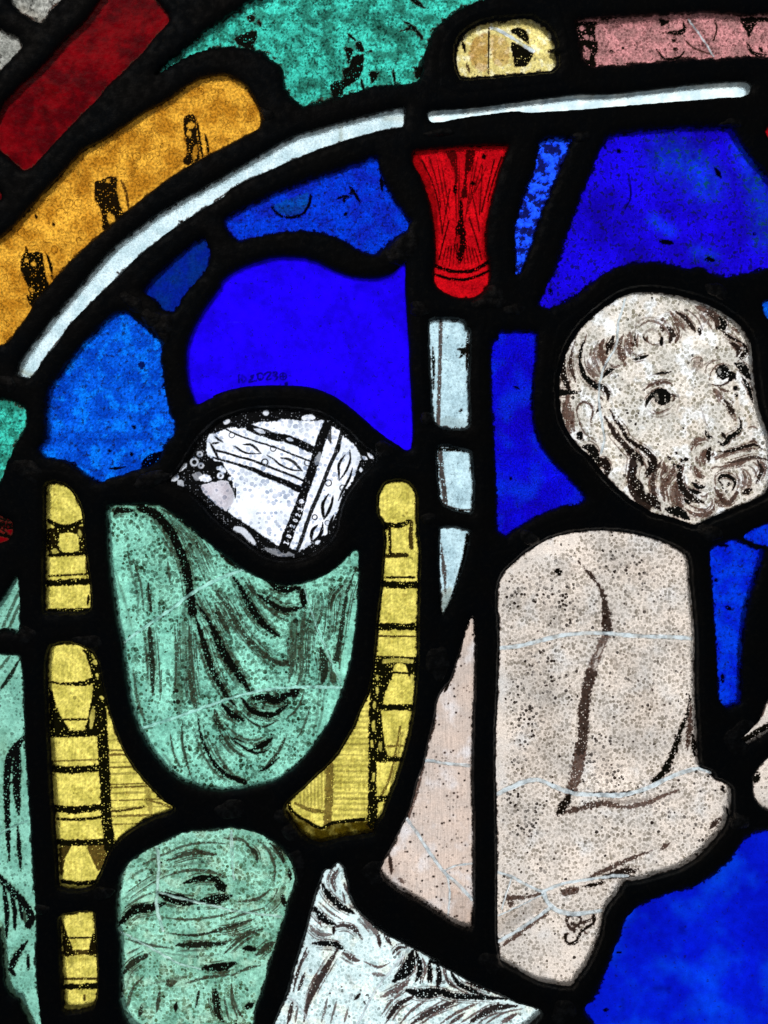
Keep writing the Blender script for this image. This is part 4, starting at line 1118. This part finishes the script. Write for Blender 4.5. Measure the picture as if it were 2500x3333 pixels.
MARKS['blue_sky'] = '''
W 75 .75 b D 1000,1060 1150,1130 1230,1230
W 50 .7 b D 1500,1000 1600,1300 1640,1600
W 25 .6 b D 880,1480 1000,1560
W 30 .5 b D 1180,1700 1280,1730
P 6 1 b D 640,1010 660,1030
P 7 1 b D 920,1630 1020,1640
P 6 1 b D 1300,1130 1340,1200
P 2.5 .8 b D 720,1180 730,1330 690,1420
P 6 .9 n D 190,1960 192,1975
P 7 .95 b D 1230,1750 1300,1755
P 6 .95 b D 1560,1570 1575,1590
'''
MARKS['blue_corner'] = '''
W 16 .75 b P 1080,1400 1080,1450
W 14 .7 b P 890,1835 990,1835
P 6 .9 b P 550,1975 580,1975
W 10 .7 b P 680,1910 680,1970
L 70 .45 b P 1150,1600 1300,1900 1500,1700
L 50 .4 b P 1450,1450 1550,1650
L 30 .4 b P 850,1700 900,1760
L 25 .4 b P 1020,1690 1023,1695
P 3 1 n P 640,1590 660,1590
'''
MARKS['blue_middle'] = 'L 22 .7 b G 990,1350 1030,1350\nL 26 .5 b G 720,1050 800,1000\nL 26 .45 b G 780,1620 900,1590\nP 4 .95 b G 770,740 810,760\nP 4 1 n G 752,1362 754,1364'
MARKS['blue_dagger'] = 'P 6 .97 b L 1370,570 1415,590\nP 6 .9 b L 1350,1020 1355,1080\nP 5 .95 n L 1308,390 1309,392\nP 5 .9 b L 1300,150 1400,160'
MARKS['fillet_left'] = 'W 10 .6 n B 850,860 850,960\nW 14 .5 n B 1150,800 1268,800\nP 2 .9 n B 1268,860 1100,893 850,965 700,1015\nP 2 .85 n B 350,1165 150,1262 0,1352\nP 4 .9 b A 1205,1490 1240,1500\nP 2.5 .8 n E 480,330 390,440 330,520\nW 12 .8 b E 150,640 220,670\nP 3 .95 n A 795,1840 800,1845'
MARKS['fillet_right'] = 'W 4 .7 n C 240,775 500,742 900,697 1200,668 D 700,648 1100,598\nL 8 .3 n C 250,800 600,790'
MARKS['red_scrap'] = 'P 9 .97 n E -20,1670 90,1690\nP 5 .95 n E 0,1740 80,1760\nP 4 .9 n E -20,1625 60,1650\nP 3 .9 n E 0,1700 60,1740'
MARKS['white_corner'] = 'P 5 .8 b A 130,90 200,120 240,150\nP 5 .7 b A 350,60 390,20\nW 30 .4 b A 150,80 260,140'
MARKS['red_bar'] = 'L 14 .5 b A 400,400 380,520\nW 30 .5 b A 300,600 380,620\nL 16 .4 b A 720,80 780,30\nW 20 .5 b A 300,740 320,760'
# base pit density, dark-pit share, black dots (n, rmin, rmax)
DENS = dict(bearded_head=(.85, .06, 40), torso=(.97, .07, 420), flesh_wedge=(.30, .20, 300), green_torso=(.80, 0.03, 160), green_knee=(.72, .05, 50),
    white_drapery=(.72, .08, 60), white_head=(.72, 0, 0), lemon=(.35, .06, 0), flesh_scrap=(.7, .1, 0), flesh_piece=(.8, .1, 5))
TEXTS = [('white_head', [('I', 318, 1978), ('D', 355, 1882), ('.', 432, 1812), ('.', 342, 1815), ('2', 405, 1738), ('0', 450, 1655), ('2', 488, 1578), ('3', 522, 1498), ('o', 540, 1380)])]
GLYPH = {'I': ['0,-1 0,1', '-.6,1 .6,1', '-.6,-1 .6,-1'], 'D': ['-.5,-1 -.5,1 .1,.9 .6,.4 .6,-.4 .1,-.9 -.5,-1'], '.': ['0,-.05 0,.05'],
  '2': ['-.6,.6 -.3,1 .3,1 .6,.6 .4,.1 -.6,-1 .7,-1'], '0': ['0,-1 -.55,-.5 -.55,.5 0,1 .55,.5 .55,-.5 0,-1'], '3': ['-.6,.9 .5,1 0,.2 .5,0 .6,-.6 0,-1 -.6,-.7'],
  'o': ['0,-1 -.75,-.6 -1,0 -.75,.6 0,1 .75,.6 1,0 .75,-.6 0,-1', '-.6,0 .6,0', '0,-.6 0,.6']}
# ------------------------------------------------------------------ distance field of the whole panel
GP = 4.0; MARG = 60.0
gx = np.arange(-MARG, W0+MARG+1, GP); gy = np.arange(-MARG, H0+MARG+1, GP)
GX, GY = np.meshgrid(gx, gy); GX = GX.astype(np.float32); GY = GY.astype(np.float32)
KPAR = DEPTH/CAMD
def pane_sdf(k, X, Y):
    """signed distance to the opening of a piece in the lead (negative inside)"""
    p = PANES[k]; pts = p['pts']
    d = sdf_poly(X, Y, pts)
    gyy, gxx = np.gradient(d, Y[1, 0]-Y[0, 0], X[0, 1]-X[0, 0])
    out = gxx*(X-W0/2)+gyy*(Y-H0/2)                       # the rear web hides this much on the outer sides
    d = d-KPAR*0.5*np.clip(out, 0, None)
    r = p['rough']
    return d+r*(fbm(X, Y, 9, 5)-.5)*2.2+r*(fbm(X, Y, 26, 15)-.5)*1.6
nP = len(KEYS); SD = np.full(GX.shape, 1e3, np.float32); SD2 = SD.copy(); ID1 = np.full(GX.shape, -1, int); ID2 = ID1.copy(); RIM = np.zeros(GX.shape, np.float32)
for i, k in enumerate(KEYS):
    pts = PANES[k]['pts']; lo_ = pts.min(0)-150; hi_ = pts.max(0)+150
    xs = np.where((gx >= lo_[0]) & (gx <= hi_[0]))[0]; ys = np.where((gy >= lo_[1]) & (gy <= hi_[1]))[0]
    sl = (slice(ys[0], ys[-1]+1), slice(xs[0], xs[-1]+1)); d = pane_sdf(k, GX[sl], GY[sl])
    a, b, ia, ib = SD[sl], SD2[sl], ID1[sl], ID2[sl]
    n1 = d < a; n2 = (~n1) & (d < b)
    b2 = np.where(n1, a, np.where(n2, d, b)); ib2 = np.where(n1, ia, np.where(n2, i, ib))
    RIM[sl] = np.where(n1, PANES[k]['rim'], RIM[sl])
    SD[sl] = np.where(n1, d, a); ID1[sl] = np.where(n1, i, ia); SD2[sl] = b2; ID2[sl] = ib2

# ------------------------------------------------------------------ object helpers
def mesh_obj(name, verts, faces, mat, parent=None, smooth=True, label=None, attrs=None):
    me = bpy.data.meshes.new(name); faces = np.asarray(faces, np.int32); nf, k = faces.shape
    me.vertices.add(len(verts)); me.vertices.foreach_set('co', np.asarray(verts, np.float32).ravel())
    me.loops.add(nf*k); me.loops.foreach_set('vertex_index', faces.ravel())
    me.polygons.add(nf); me.polygons.foreach_set('loop_start', np.arange(0, nf*k, k, dtype=np.int32)); me.polygons.foreach_set('loop_total', np.full(nf, k, np.int32))
    me.update(calc_edges=True)
    me.polygons.foreach_set('use_smooth', np.full(nf, smooth))
    for an, av in (attrs or {}).items():
        at = me.attributes.new(an, 'FLOAT_COLOR', 'POINT'); at.data.foreach_set('color', (av if av.shape[1] == 4 else np.concatenate([av, np.ones((len(av), 1))], 1)).astype(np.float32).ravel())
    me.materials.append(mat); o = bpy.data.objects.new(name, me); col.objects.link(o)
    if parent is not None: o.parent = parent
    if label: o['label'] = label
    return o
win = bpy.data.objects.new('stained_glass_panel', None); col.objects.link(win); win.empty_display_size = 0.05
win['label'] = 'backlit medieval stained glass panel with a bearded head, pale torso and green draped figure'
win['category'] = 'stained glass'; win['kind'] = 'thing'
# lit diffuser behind (the daylight the glass is seen against)
bx, bz = 0.75, 0.85
bd = mesh_obj('background', [(-bx, .055, -bz), (bx, .055, -bz), (bx, .055, bz), (-bx, .055, bz)], [(0, 1, 2, 3)], sky_mat(), smooth=False)
bd['kind'] = 'structure'; bd['label'] = 'even white light behind the glass'

# ------------------------------------------------------------------ glass
SEAMS = {
 'bearded_head': ['3.5 H 692,150 672,230 645,330 640,430 622,490 565,590 532,680 516,780 522,900 540,1000 552,1100 528,1200'],
 'torso': ['6 K 672,852 830,830 1000,785 1150,757 1350,746 L 740,765 900,772 1050,776 1145,785', '6.5 K 660,1835 750,1790 850,1750 930,1737 1000,1762 1100,1805 1200,1832 L 500,1838 650,1842 780,1815 900,1770 1000,1720 1100,1682 1200,1662 1268,1682',
   '4.5 O 660,1048 760,1080 850,1130 960,1175 1060,1140 1150,1115 1300,1095 1450,1072 1540,1074', '7 O 970,1180 1000,1250 1060,1305 1130,1325 1200,1332 1358,1310', '5.5 O 668,1515 750,1470 850,1408 950,1340 1020,1290', '2 O 668,1340 800,1282 975,1195', '2 O 690,1300 720,1190 760,1085'],
 'flesh_wedge': ['4.5 K 172,1610 220,1610 300,1627 475,1642', '5 O 50,690 130,800 200,910 300,1045 400,1135 492,1235', '3 O 300,1040 380,1005 490,992', '3 O 325,1075 338,1200 328,1335'],
 'green_torso': ['5 I 845,805 1000,690 1150,592 1270,495 1400,420 1550,352 F 640,1345', '4.2 I 958,1388 1100,1345 1250,1295 1400,1240 1550,1190 J 200,1160 350,1128 550,1112 700,1112 850,1116', '1.6 J 600,420 650,600 720,790 790,950 850,1080'],
 'green_knee': ['4 M 1058,880 1072,1000 1060,1170 1062,1300 1100,1440', '3 M 1060,1180 1200,1220 1350,1255 1500,1290 N 150,1312 300,1332 450,1350', '3 M 812,1452 950,1522 1100,1605 1200,1662 1350,1702', '2 M 1565,760 1575,950', '2 N 110,770 105,900 130,1100'],
 'white_drapery': ['3 N 1312,1560 1200,1700 1080,1850 955,2090', '2.4 N 488,1890 560,1940 640,2070'],
 'amber_dome': ['5 C 620,187 700,220 790,272 905,345'],
 'green_edge': ['2.6 M -20,800 100,735 195,698'], 'pink_bar': ['2 D 1120,130 1200,240 1290,380'],
}
COMB = dict(green_torso=(5, 1.5, (5, -5, 11, -12)), green_knee=(5, 1.5, (5, -5, 11)), white_drapery=(5, 1.4, (5, -5, 10)), bearded_head=(5, 1.1, (4, -4)))
HALO = dict(green_torso=(.95, .5), green_knee=(.9, .3), white_drapery=(.45, .3), bearded_head=(.4, .25), torso=(.3, .25), green_edge=(.4, .3))
def draw(k, X, Y, sd):
    sh = X.shape; P = np.zeros(sh, np.float32); TH = P.copy(); Wq = P.copy(); Lt = P.copy()
    dn = DENS.get(k, DENS['lemon'] if k.startswith('yellow_') else (.6, .03, 0)); D = np.full(sh, dn[0], np.float32); K = np.full(sh, dn[1], np.float32)
    D *= sstep(4, 26, -sd)*.5+.5
    D += (fbm(X, Y, 60, 77)-.5)*.5
    nz = fbm(X, Y, 8, 31)-.5+(vnoise(X, Y, 3.6, 91)-.5)*.45; nz2 = fbm(X, Y, 20, 41)-.5; x0, y0, pt = X[0, 0], Y[0, 0], X[0, 1]-X[0, 0]
    todo = []
    for ln in MARKS.get(k, '').splitlines():
        t = ln.split()
        if not t: continue
        if k in COMB and t[0] == 'P' and float(t[1]) >= COMB[k][0] and len(path(' '.join(t[4:]))) > 2:
            q = smooth_open(path(' '.join(t[4:]))); tx, ty = np.gradient(q[:, 0]), np.gradient(q[:, 1]); tl = np.hypot(tx, ty)+1e-6; w_ = float(t[1])
            for n_, of in enumerate(COMB[k][2]):                  # fine brush lines that follow every heavy stroke
                h_ = math.sin(q[0, 0]*1.7+n_*2.3); a_, z_ = int(len(q)*(.06+.12*abs(h_))), int(len(q)*(.98-.2*abs(math.cos(q[0, 1]+n_)))); o_ = math.copysign(w_*1.1+abs(of)+h_*1.5, of)
                r = np.stack([q[:, 0]-ty/tl*o_, q[:, 1]+tx/tl*o_], 1)[a_:z_]
                if len(r) > 3: todo.append(['P', str(COMB[k][1]), '%.2f' % (.55+.2*abs(h_)), 'b', 'SRC']+['%.1f,%.1f' % tuple(v) for v in r[::2]])
        todo.append(t)
    for t in todo:
        ch = t[0]; soft = ch[0] in 'WLDK'
        if ch == 'R':
            r, w_, op = map(float, t[1:4]); pts = path(' '.join(t[4:])); rad = r+w_+4
        elif ch.endswith('F') and len(ch) > 1:
            op = float(t[1]); pts = path(' '.join(t[2:])); rad = 8; w_ = 1
        else:
            w_, op, tp = float(t[1]), float(t[2]), t[3]; pts = path(' '.join(t[4:])); rad = w_*(1.6 if soft else 1)+5
        lo_, hi_ = pts.min(0)-rad*1.6, pts.max(0)+rad*1.6
        i0, i1 = int(max(0, (lo_[0]-x0)/pt)), int(min(sh[1], (hi_[0]-x0)/pt+2)); j0, j1 = int(max(0, (lo_[1]-y0)/pt)), int(min(sh[0], (hi_[1]-y0)/pt+2))
        if i1-i0 < 2 or j1-j0 < 2: continue
        s = (slice(j0, j1), slice(i0, i1)); x, y = X[s], Y[s]
        if ch == 'R':
            v = sstep(-1.0, 1.0, w_-np.abs(np.hypot(x-pts[0, 0], y-pts[0, 1])-r))
            ch = 'P' if op > 0 else 'E'; op = abs(op)
        elif ch.endswith('F') and len(ch) > 1:
            q = -sdf_poly(x, y, smooth_closed(pts, 3)); v = sstep(-1.2, 1.2, q+nz[s]*7) if not soft else sstep(-3, 4, q+nz[s]*9)
            if soft and ch[0] == 'W': v *= .75+.5*nz2[s]
        else:
            q = smooth_open(pts); dd, par = seg_dist(x, y, q)
            prof = {'b': np.clip(np.sin(np.pi*np.clip(par, .03, .97)), 0, 1)**.45, 's': (1-par*.85)**.7, 'e': (.15+.85*par)**.8, 'n': np.ones_like(par)}[tp[0]]
            if soft: v = np.exp(-(dd/(w_*.8))**2)*(.8+1.0*nz2[s])
            else: v = sstep(-1.1, 1.1, (w_*1.18+.6)*prof-dd+nz[s]*min(8.5, 1.6+w_*.75)*(1.9 if k == 'torso' else .5 if k == 'white_head' else 1)+nz2[s]*min(3, w_*.3))
        v = np.clip(v, 0, 1)*abs(op) if op > 0 else np.clip(v, 0, 1)*op
        c0 = ch[0]
        if c0 == 'P': 
            if k in HALO and ch == 'P' and w_ >= 2.5:
                ha = HALO[k]; g = np.exp(-(np.clip(dd-w_*prof, 0, None)/(5+w_*.8))**2)*np.clip(w_/8, .3, 1)*(.6+1.6*nz2[s])*prof; Wq[s] = np.maximum(Wq[s], ha[0]*g); K[s] = np.maximum(K[s], ha[1]*g)
            P[s] = np.maximum(P[s], np.clip(v*1.03/max(op, .01), 0, 1)*(op if op < .6 else min(1, .55+.5*op))); TH[s] = np.maximum(TH[s], v)
        elif c0 == 'E': P[s] *= 1-np.clip(v, 0, 1)
        elif c0 == 'W': Wq[s] = np.maximum(Wq[s], v)
        elif c0 == 'L': Lt[s] = np.maximum(Lt[s], v)
        elif c0 == 'D': D[s] += v
        elif c0 == 'K': K[s] = np.maximum(K[s], v)
    fr = PANES[k]['rough']; e_ = sstep(-1.5, 2.0, sd+1.0+fr*.5+(fbm(X, Y, 9, 121)-.5)*(7+3*fr)+(fbm(X, Y, 40, 131)-.5)*(6+3*fr))
    if k not in ('fillet_right', 'blue_plain'): P = np.maximum(P, e_*.96); TH = np.maximum(TH, e_*.9)     # putty left along the lead
    for key, gl in TEXTS:
        if key != k: continue
        d1 = np.array([.36, -.93]); d2 = np.array([-.93, -.36])
        for g, cx, cy_ in gl:
            c = path('X %f,%f' % (cx, cy_))[0]; sz = 7.0 if g != 'o' else 7.5; i0, j0 = int((c[0]-14-x0)/pt), int((c[1]-14-y0)/pt); n = int(28/pt)
            s = (slice(j0, j0+n), slice(i0, i0+n))
            for st in GLYPH[g]:
                q = np.array([[float(a) for a in p.split(',')] for p in st.split()]); q = c+q[:, :1]*d1*sz*.72+q[:, 1:]*d2*sz
                dd, _ = seg_dist(X[s], Y[s], q); P[s] *= 1-sstep(-.6, .7, 1.45-dd)
    rs = np.random.RandomState(len(k)*17+3); nd = dn[2]; bb = np.where(sd < -4)
    if nd and len(bb[0]):
        for q in range(nd):
            j = rs.randint(len(bb[0])); cx, cy_ = X[bb[0][j], bb[1][j]], Y[bb[0][j], bb[1][j]]; r = 1.3+rs.rand()**2*3.9; n = int((r+3)/pt)+1
            if rs.rand() > .35+K[bb[0][j], bb[1][j]]*1.2: continue
            i0, j0 = max(0, bb[1][j]-n), max(0, bb[0][j]-n); s = (slice(j0, j0+2*n), slice(i0, i0+2*n))
            v = sstep(-1, 1, r-np.hypot(X[s]-cx, (Y[s]-cy_)*1.1)); P[s] = np.maximum(P[s], v*.97); TH[s] = np.maximum(TH[s], v*(.8+.2*rs.rand()))
    C = np.zeros(sh, np.float32)                         # cleaned strip along every mended crack
    for sp in SEAMS.get(k, []):
        t = sp.split(' ', 1); q = smooth_open(path(t[1]), 8); ww = float(t[0]); lo_, hi_ = q.min(0)-12, q.max(0)+12
        i0, i1 = int(max(0, (lo_[0]-x0)/pt)), int(min(sh[1], (hi_[0]-x0)/pt+2)); j0, j1 = int(max(0, (lo_[1]-y0)/pt)), int(min(sh[0], (hi_[1]-y0)/pt+2))
        if i1-i0 < 2 or j1-j0 < 2: continue
        s = (slice(j0, j1), slice(i0, i1)); x, y = X[s], Y[s]
        dd, _ = seg_dist(x+(fbm(x, y, 18, 71)-.5)*6, y+(fbm(x, y, 18, 81)-.5)*6, q)
        C[s] = np.maximum(C[s], sstep(-1.2, 1.6, ww*(1.0+1.0*nz2[s])-dd)); P[s] = np.maximum(P[s], .45*sstep(1.6, 0, np.abs(dd-ww*1.25))*(nz2[s] > -.05)); TH[s] = np.maximum(TH[s], 0)  # thin shadow edge beside each crack, put into the paint layer
    return np.clip(np.stack([P, TH, Wq, C], -1), 0, 1), np.clip(np.stack([D, K, Lt], -1), 0, 1)
GLASS = {}
for i, k in enumerate(KEYS):
    p = PANES[k]; pts = p['pts']; pt = p['pitch']; ext = 30
    lo_ = np.maximum(pts.min(0)-ext, [-MARG, -MARG]); hi_ = np.minimum(pts.max(0)+ext, [W0+MARG, H0+MARG])
    X, Y = np.meshgrid(np.arange(lo_[0], hi_[0]+pt, pt), np.arange(lo_[1], hi_[1]+pt, pt)); X = X.astype(np.float32); Y = Y.astype(np.float32)
    sd = pane_sdf(k, X, Y); en, su = draw(k, X, Y, sd)
    keep = sd < 9+p['rim']; q = keep[:-1, :-1] & keep[1:, :-1] & keep[:-1, 1:] & keep[1:, 1:]
    idx = np.arange(X.size).reshape(X.shape); f = np.stack([idx[1:, :-1][q], idx[1:, 1:][q], idx[:-1, 1:][q], idx[:-1, :-1][q]], 1)
    used = np.unique(f); rm = np.full(X.size, -1); rm[used] = np.arange(len(used)); f = rm[f]
    Z = (fbm(X, Y, 90, 100+i)-.5)*5+(fbm(X, Y, 14, 50)-.5)*.9
    Z = Z+en[..., 0]*.35
    v = w3(X, Y, Z).reshape(-1, 3)[used]
    GLASS[k] = mesh_obj('glass_piece', v, f, MATS[p['mat']], win, True, p['label'], {'enamel': en.reshape(-1, 4)[used], 'surface': su.reshape(-1, 3)[used]})

# ------------------------------------------------------------------ lead cames: one strip between each pair of neighbouring pieces
gyy, gxx = np.gradient(SD, GP, GP); gn = np.maximum(np.hypot(gxx, gyy), .3); gxx /= gn; gyy /= gn
dd = np.clip(SD-RIM, 0, None); wv = 34+10*(fbm(GX, GY, 120, 9)-.5)
H = 1.6+np.clip(SD, 0, RIM)/np.maximum(RIM, 1)*1.2+17*np.sqrt(np.clip(1-(1-np.clip(dd/wv, 0, 1))**2, 0, 1))+1.5*(fbm(GX, GY, 60, 19)-.5)+.5*(fbm(GX, GY, 14, 29)-.5)
lip = np.exp(-((dd-5)/3.0)**2)*(RIM > 2)*2.6; H += lip
VX = np.where(SD < 0, GX-SD*gxx, GX); VY = np.where(SD < 0, GY-SD*gyy, GY); H = np.where(SD < 0, 1.2, H)
lead = SD >= 0; cell = lead[:-1, :-1] | lead[1:, :-1] | lead[:-1, 1:] | lead[1:, 1:]
cell &= (SD[:-1, :-1] > -12)
sc_ = np.maximum.reduce([SD[:-1, :-1], SD[1:, :-1], SD[:-1, 1:], SD[1:, 1:]])
a = np.minimum(ID1, ID2)[:-1, :-1]; b = np.maximum(ID1, ID2)[:-1, :-1]; pid = np.where(cell, (a+2)*100+b+2, -1)
# merge scraps into the bordering strip
for it in range(3):
    ids, cnt = np.unique(pid[pid >= 0], return_counts=True)
    small = set(ids[cnt < 260]) if it < 2 else set(ids[cnt < 120])
    if not small: break
    m = np.isin(pid, list(small)); cur = np.where(m, -2, pid)
    for _ in range(60):
        if not (cur == -2).any(): break
        for ax, sh_ in ((0, 1), (0, -1), (1, 1), (1, -1)):
            r = np.roll(cur, sh_, ax); t = (cur == -2) & (r >= 0); cur = np.where(t, r, cur)
    pid = np.where(cur == -2, pid, cur)
idx = np.arange(GX.size).reshape(GX.shape); V = w3(VX, VY, H).reshape(-1, 3); Vb = w3(VX, VY, np.full(GX.shape, -DEPTH)).reshape(-1, 3)
def regions(m):
    lab = np.zeros(m.shape, int); n = 0; st = list(zip(*np.where(m)))
    for s0 in st:
        if lab[s0]: continue
        n += 1; todo = [s0]; lab[s0] = n
        while todo:
            j, i = todo.pop()
            for a_, b_ in ((j-1, i), (j+1, i), (j, i-1), (j, i+1)):
                if 0 <= a_ < m.shape[0] and 0 <= b_ < m.shape[1] and m[a_, b_] and not lab[a_, b_]: lab[a_, b_] = n; todo.append((a_, b_))
    return lab, n
for q in np.unique(pid[pid >= 0]):
    jj, ii = np.where(pid == q); s = (slice(jj.min(), jj.max()+1), slice(ii.min(), ii.max()+1)); lab, n = regions(pid[s] == q)
    for r in range(2, n+1): pid[s] = np.where(lab == r, q+r*100000, pid[s])
# crumbs join the strip next to them
ids, cnt = np.unique(pid[pid >= 0], return_counts=True); cur = np.where(np.isin(pid, ids[cnt < 70]), -2, pid)
for _ in range(40):
    for ax, sh_ in ((0, 1), (0, -1), (1, 1), (1, -1)):
        r = np.roll(cur, sh_, ax); t = (cur == -2) & (r >= 0); cur = np.where(t, r, cur)
pid = np.where(cur == -2, pid, cur)
for q in np.unique(pid[pid >= 0]):
    jj, ii = np.where(pid == q); s = (slice(jj.min(), jj.max()+1), slice(ii.min(), ii.max()+1)); lab, n = regions(pid[s] == q)
    for r in range(2, n+1): pid[s] = np.where(lab == r, q+r*10000000+r, pid[s])
for q in np.unique(pid[pid >= 0]):
    m = pid == q; f = np.stack([idx[1:, :-1][m], idx[1:, 1:][m], idx[:-1, 1:][m], idx[:-1, :-1][m]], 1)
    # walls of the web go back from every border with an opening
    W_ = []
    for (dj, di, e0, e1) in ((-1, 0, (0, 0), (0, 1)), (1, 0, (1, 1), (1, 0)), (0, -1, (1, 0), (0, 0)), (0, 1, (0, 1), (1, 1))):
        n_ = np.zeros_like(m); src = ~cell
        if dj == -1: n_[1:] = src[:-1]
        elif dj == 1: n_[:-1] = src[1:]
        elif di == -1: n_[:, 1:] = src[:, :-1]
        else: n_[:, :-1] = src[:, 1:]
        jj, ii = np.where(m & n_); W_.append(np.stack([idx[jj+e0[0], ii+e0[1]], idx[jj+e1[0], ii+e1[1]]], 1))
    E_ = np.concatenate(W_); N = GX.size
    if len(E_): f = np.concatenate([f, np.stack([E_[:, 0], E_[:, 1], E_[:, 1]+N, E_[:, 0]+N], 1)])
    used = np.unique(f); rm = np.full(2*N, -1); rm[used] = np.arange(len(used)); vv = np.where((used < N)[:, None], V[used % N], Vb[used % N])
    mesh_obj('lead_came', vv, rm[f], LEAD, win)

# ------------------------------------------------------------------ solder joints: flattened lumps where strips meet
def came_h(x, y):
    j = int(np.clip((y+MARG)/GP, 0, H.shape[0]-1)); i = int(np.clip((x+MARG)/GP, 0, H.shape[1]-1)); return float(H[j, i]), float(SD[j, i])
JOINTS = '''B 1270,1660 62 46 -30|B 1230,1750 34 26 20|Z 330,690 40 30 45|Z 355,730 26 22 0|E 900,180 46 26 40|E 1110,340 40 36 60|E 200,1310 52 36 15|E 1030,1370 70 26 -20|Z 875,262 26 40 0
C 620,1990 46 28 0|Z 1055,655 60 26 -5|Z 1110,670 36 22 -10|Z 925,905 34 20 0|Z 925,1120 26 22 20|Z 905,670 36 26 0|Z 1140,1160 34 26 30|Z 1530,1150 42 30 20|Z 830,970 36 26 30|Z 945,1430 40 60 10
Z 1595,1590 50 60 20|Z 1590,1770 40 30 0|Z 1560,760 20 16 0|Z 640,1790 44 40 10|Z 765,1790 90 50 0|Z 640,1870 34 60 0|Z 815,1880 46 46 0|Z 500,1745 50 36 0|Z 190,1390 60 30 0|Z 205,1880 60 26 0|Z 225,1925 40 22 0
Z 60,1010 40 26 30|Z 60,1370 36 30 0|Z 90,1960 30 20 0|Z 1060,2075 46 34 20|Z 1215,2180 40 46 10|Z 610,1760 30 24 0|Z 575,250 34 20 20|Z 950,290 50 16 -4|Z 1250,300 44 18 -4|Z 1580,270 40 18 0|Z 20,830 34 26 40|Z 1545,630 40 26 30|Z 1290,590 24 16 -30'''
def lump(cx, cy_, rx, ry, ang, seed, name='solder_joint', mat=None, hgt=7.0):
    n, m = 34, 9; c, s = math.cos(math.radians(ang)), math.sin(math.radians(ang)); vs = []; fs = []; rs = np.random.RandomState(seed); ph = rs.rand(4)*6.28
    for j in range(m):
        t = j/(m-1)
        for i in range(n):
            a_ = 2*math.pi*i/n; r = t*(1+.10*math.sin(2*a_+ph[0])+.09*math.sin(3*a_+ph[1])+.06*math.sin(5*a_+ph[2])); x = rx*r*math.cos(a_); y = ry*r*math.sin(a_)
            X_, Y_ = cx+x*c-y*s, cy_+x*s+y*c; h0, sdv = came_h(X_, Y_)
            if sdv < 3:
                # pull the rim back onto the lead
                k_ = t
                while sdv < 3 and k_ > .05: k_ *= .9; q = k_/max(t, 1e-3); h0, sdv = came_h(cx+(x*c-y*s)*q, cy_+(x*s+y*c)*q)
                X_, Y_ = cx+(x*c-y*s)*q, cy_+(x*s+y*c)*q
            z = h0+hgt*(1-t**2.2)+(1.2*math.sin(X_*.13+ph[3])+1.0*math.cos(Y_*.17))*(1-t)-(2.2 if j == m-1 else 0)
            vs.append(w3(np.float64(X_), np.float64(Y_), z))
    for j in range(m-1):
        for i in range(n): fs.append((j*n+i, j*n+(i+1) % n, (j+1)*n+(i+1) % n, (j+1)*n+i))
    return mesh_obj(name, np.array(vs), fs, mat or SOLDER, win)
q = 0
for t in JOINTS.replace('\n', '|').split('|'):
    t = t.split(); c = path(t[0]+' '+t[1])[0]; q += 1
    if came_h(*c)[1] > 4: lump(c[0], c[1], float(t[2]), float(t[3]), float(t[4]), q)

# ------------------------------------------------------------------ mended cracks: beads of resin lying on the glass
def bead(spec, k, parent):
    t = spec.split(' ', 1); w_ = float(t[0])*1.15; q = smooth_open(path(t[1]), 8); L = np.r_[0, np.cumsum(np.hypot(*np.diff(q, axis=0).T))]; n = max(8, int(L[-1]/6))
    s = np.linspace(0, L[-1], n); x = np.interp(s, L, q[:, 0]); y = np.interp(s, L, q[:, 1]); tx, ty = np.gradient(x), np.gradient(y); tl = np.hypot(tx, ty); nx, ny = -ty/tl, tx/tl
    wn = w_*(.65+.7*fbm(x, y, 22, 61)); x = x+(fbm(x, y, 18, 71)-.5)*5*nx; y = y+(fbm(x, y, 18, 81)-.5)*5*ny
    i_ = KEYS.index(k); z0 = (fbm(x, y, 90, 100+i_)-.5)*5+.5; R = []
    for a_, h_ in ((-1, 0), (-.6, .8), (-.1, 1.15), (.4, .9), (1, 0)): R.append(w3(x+nx*wn*a_, y+ny*wn*a_, z0+h_*wn*.6))
    v = np.stack(R, 1).reshape(-1, 3); f = [(i*5+j, i*5+j+1, (i+1)*5+j+1, (i+1)*5+j) for i in range(n-1) for j in range(4)]
    return mesh_obj('mended_crack', v, f, SEAM, parent)
for k, L_ in SEAMS.items():
    for s_ in L_: bead(s_, k, GLASS[k])
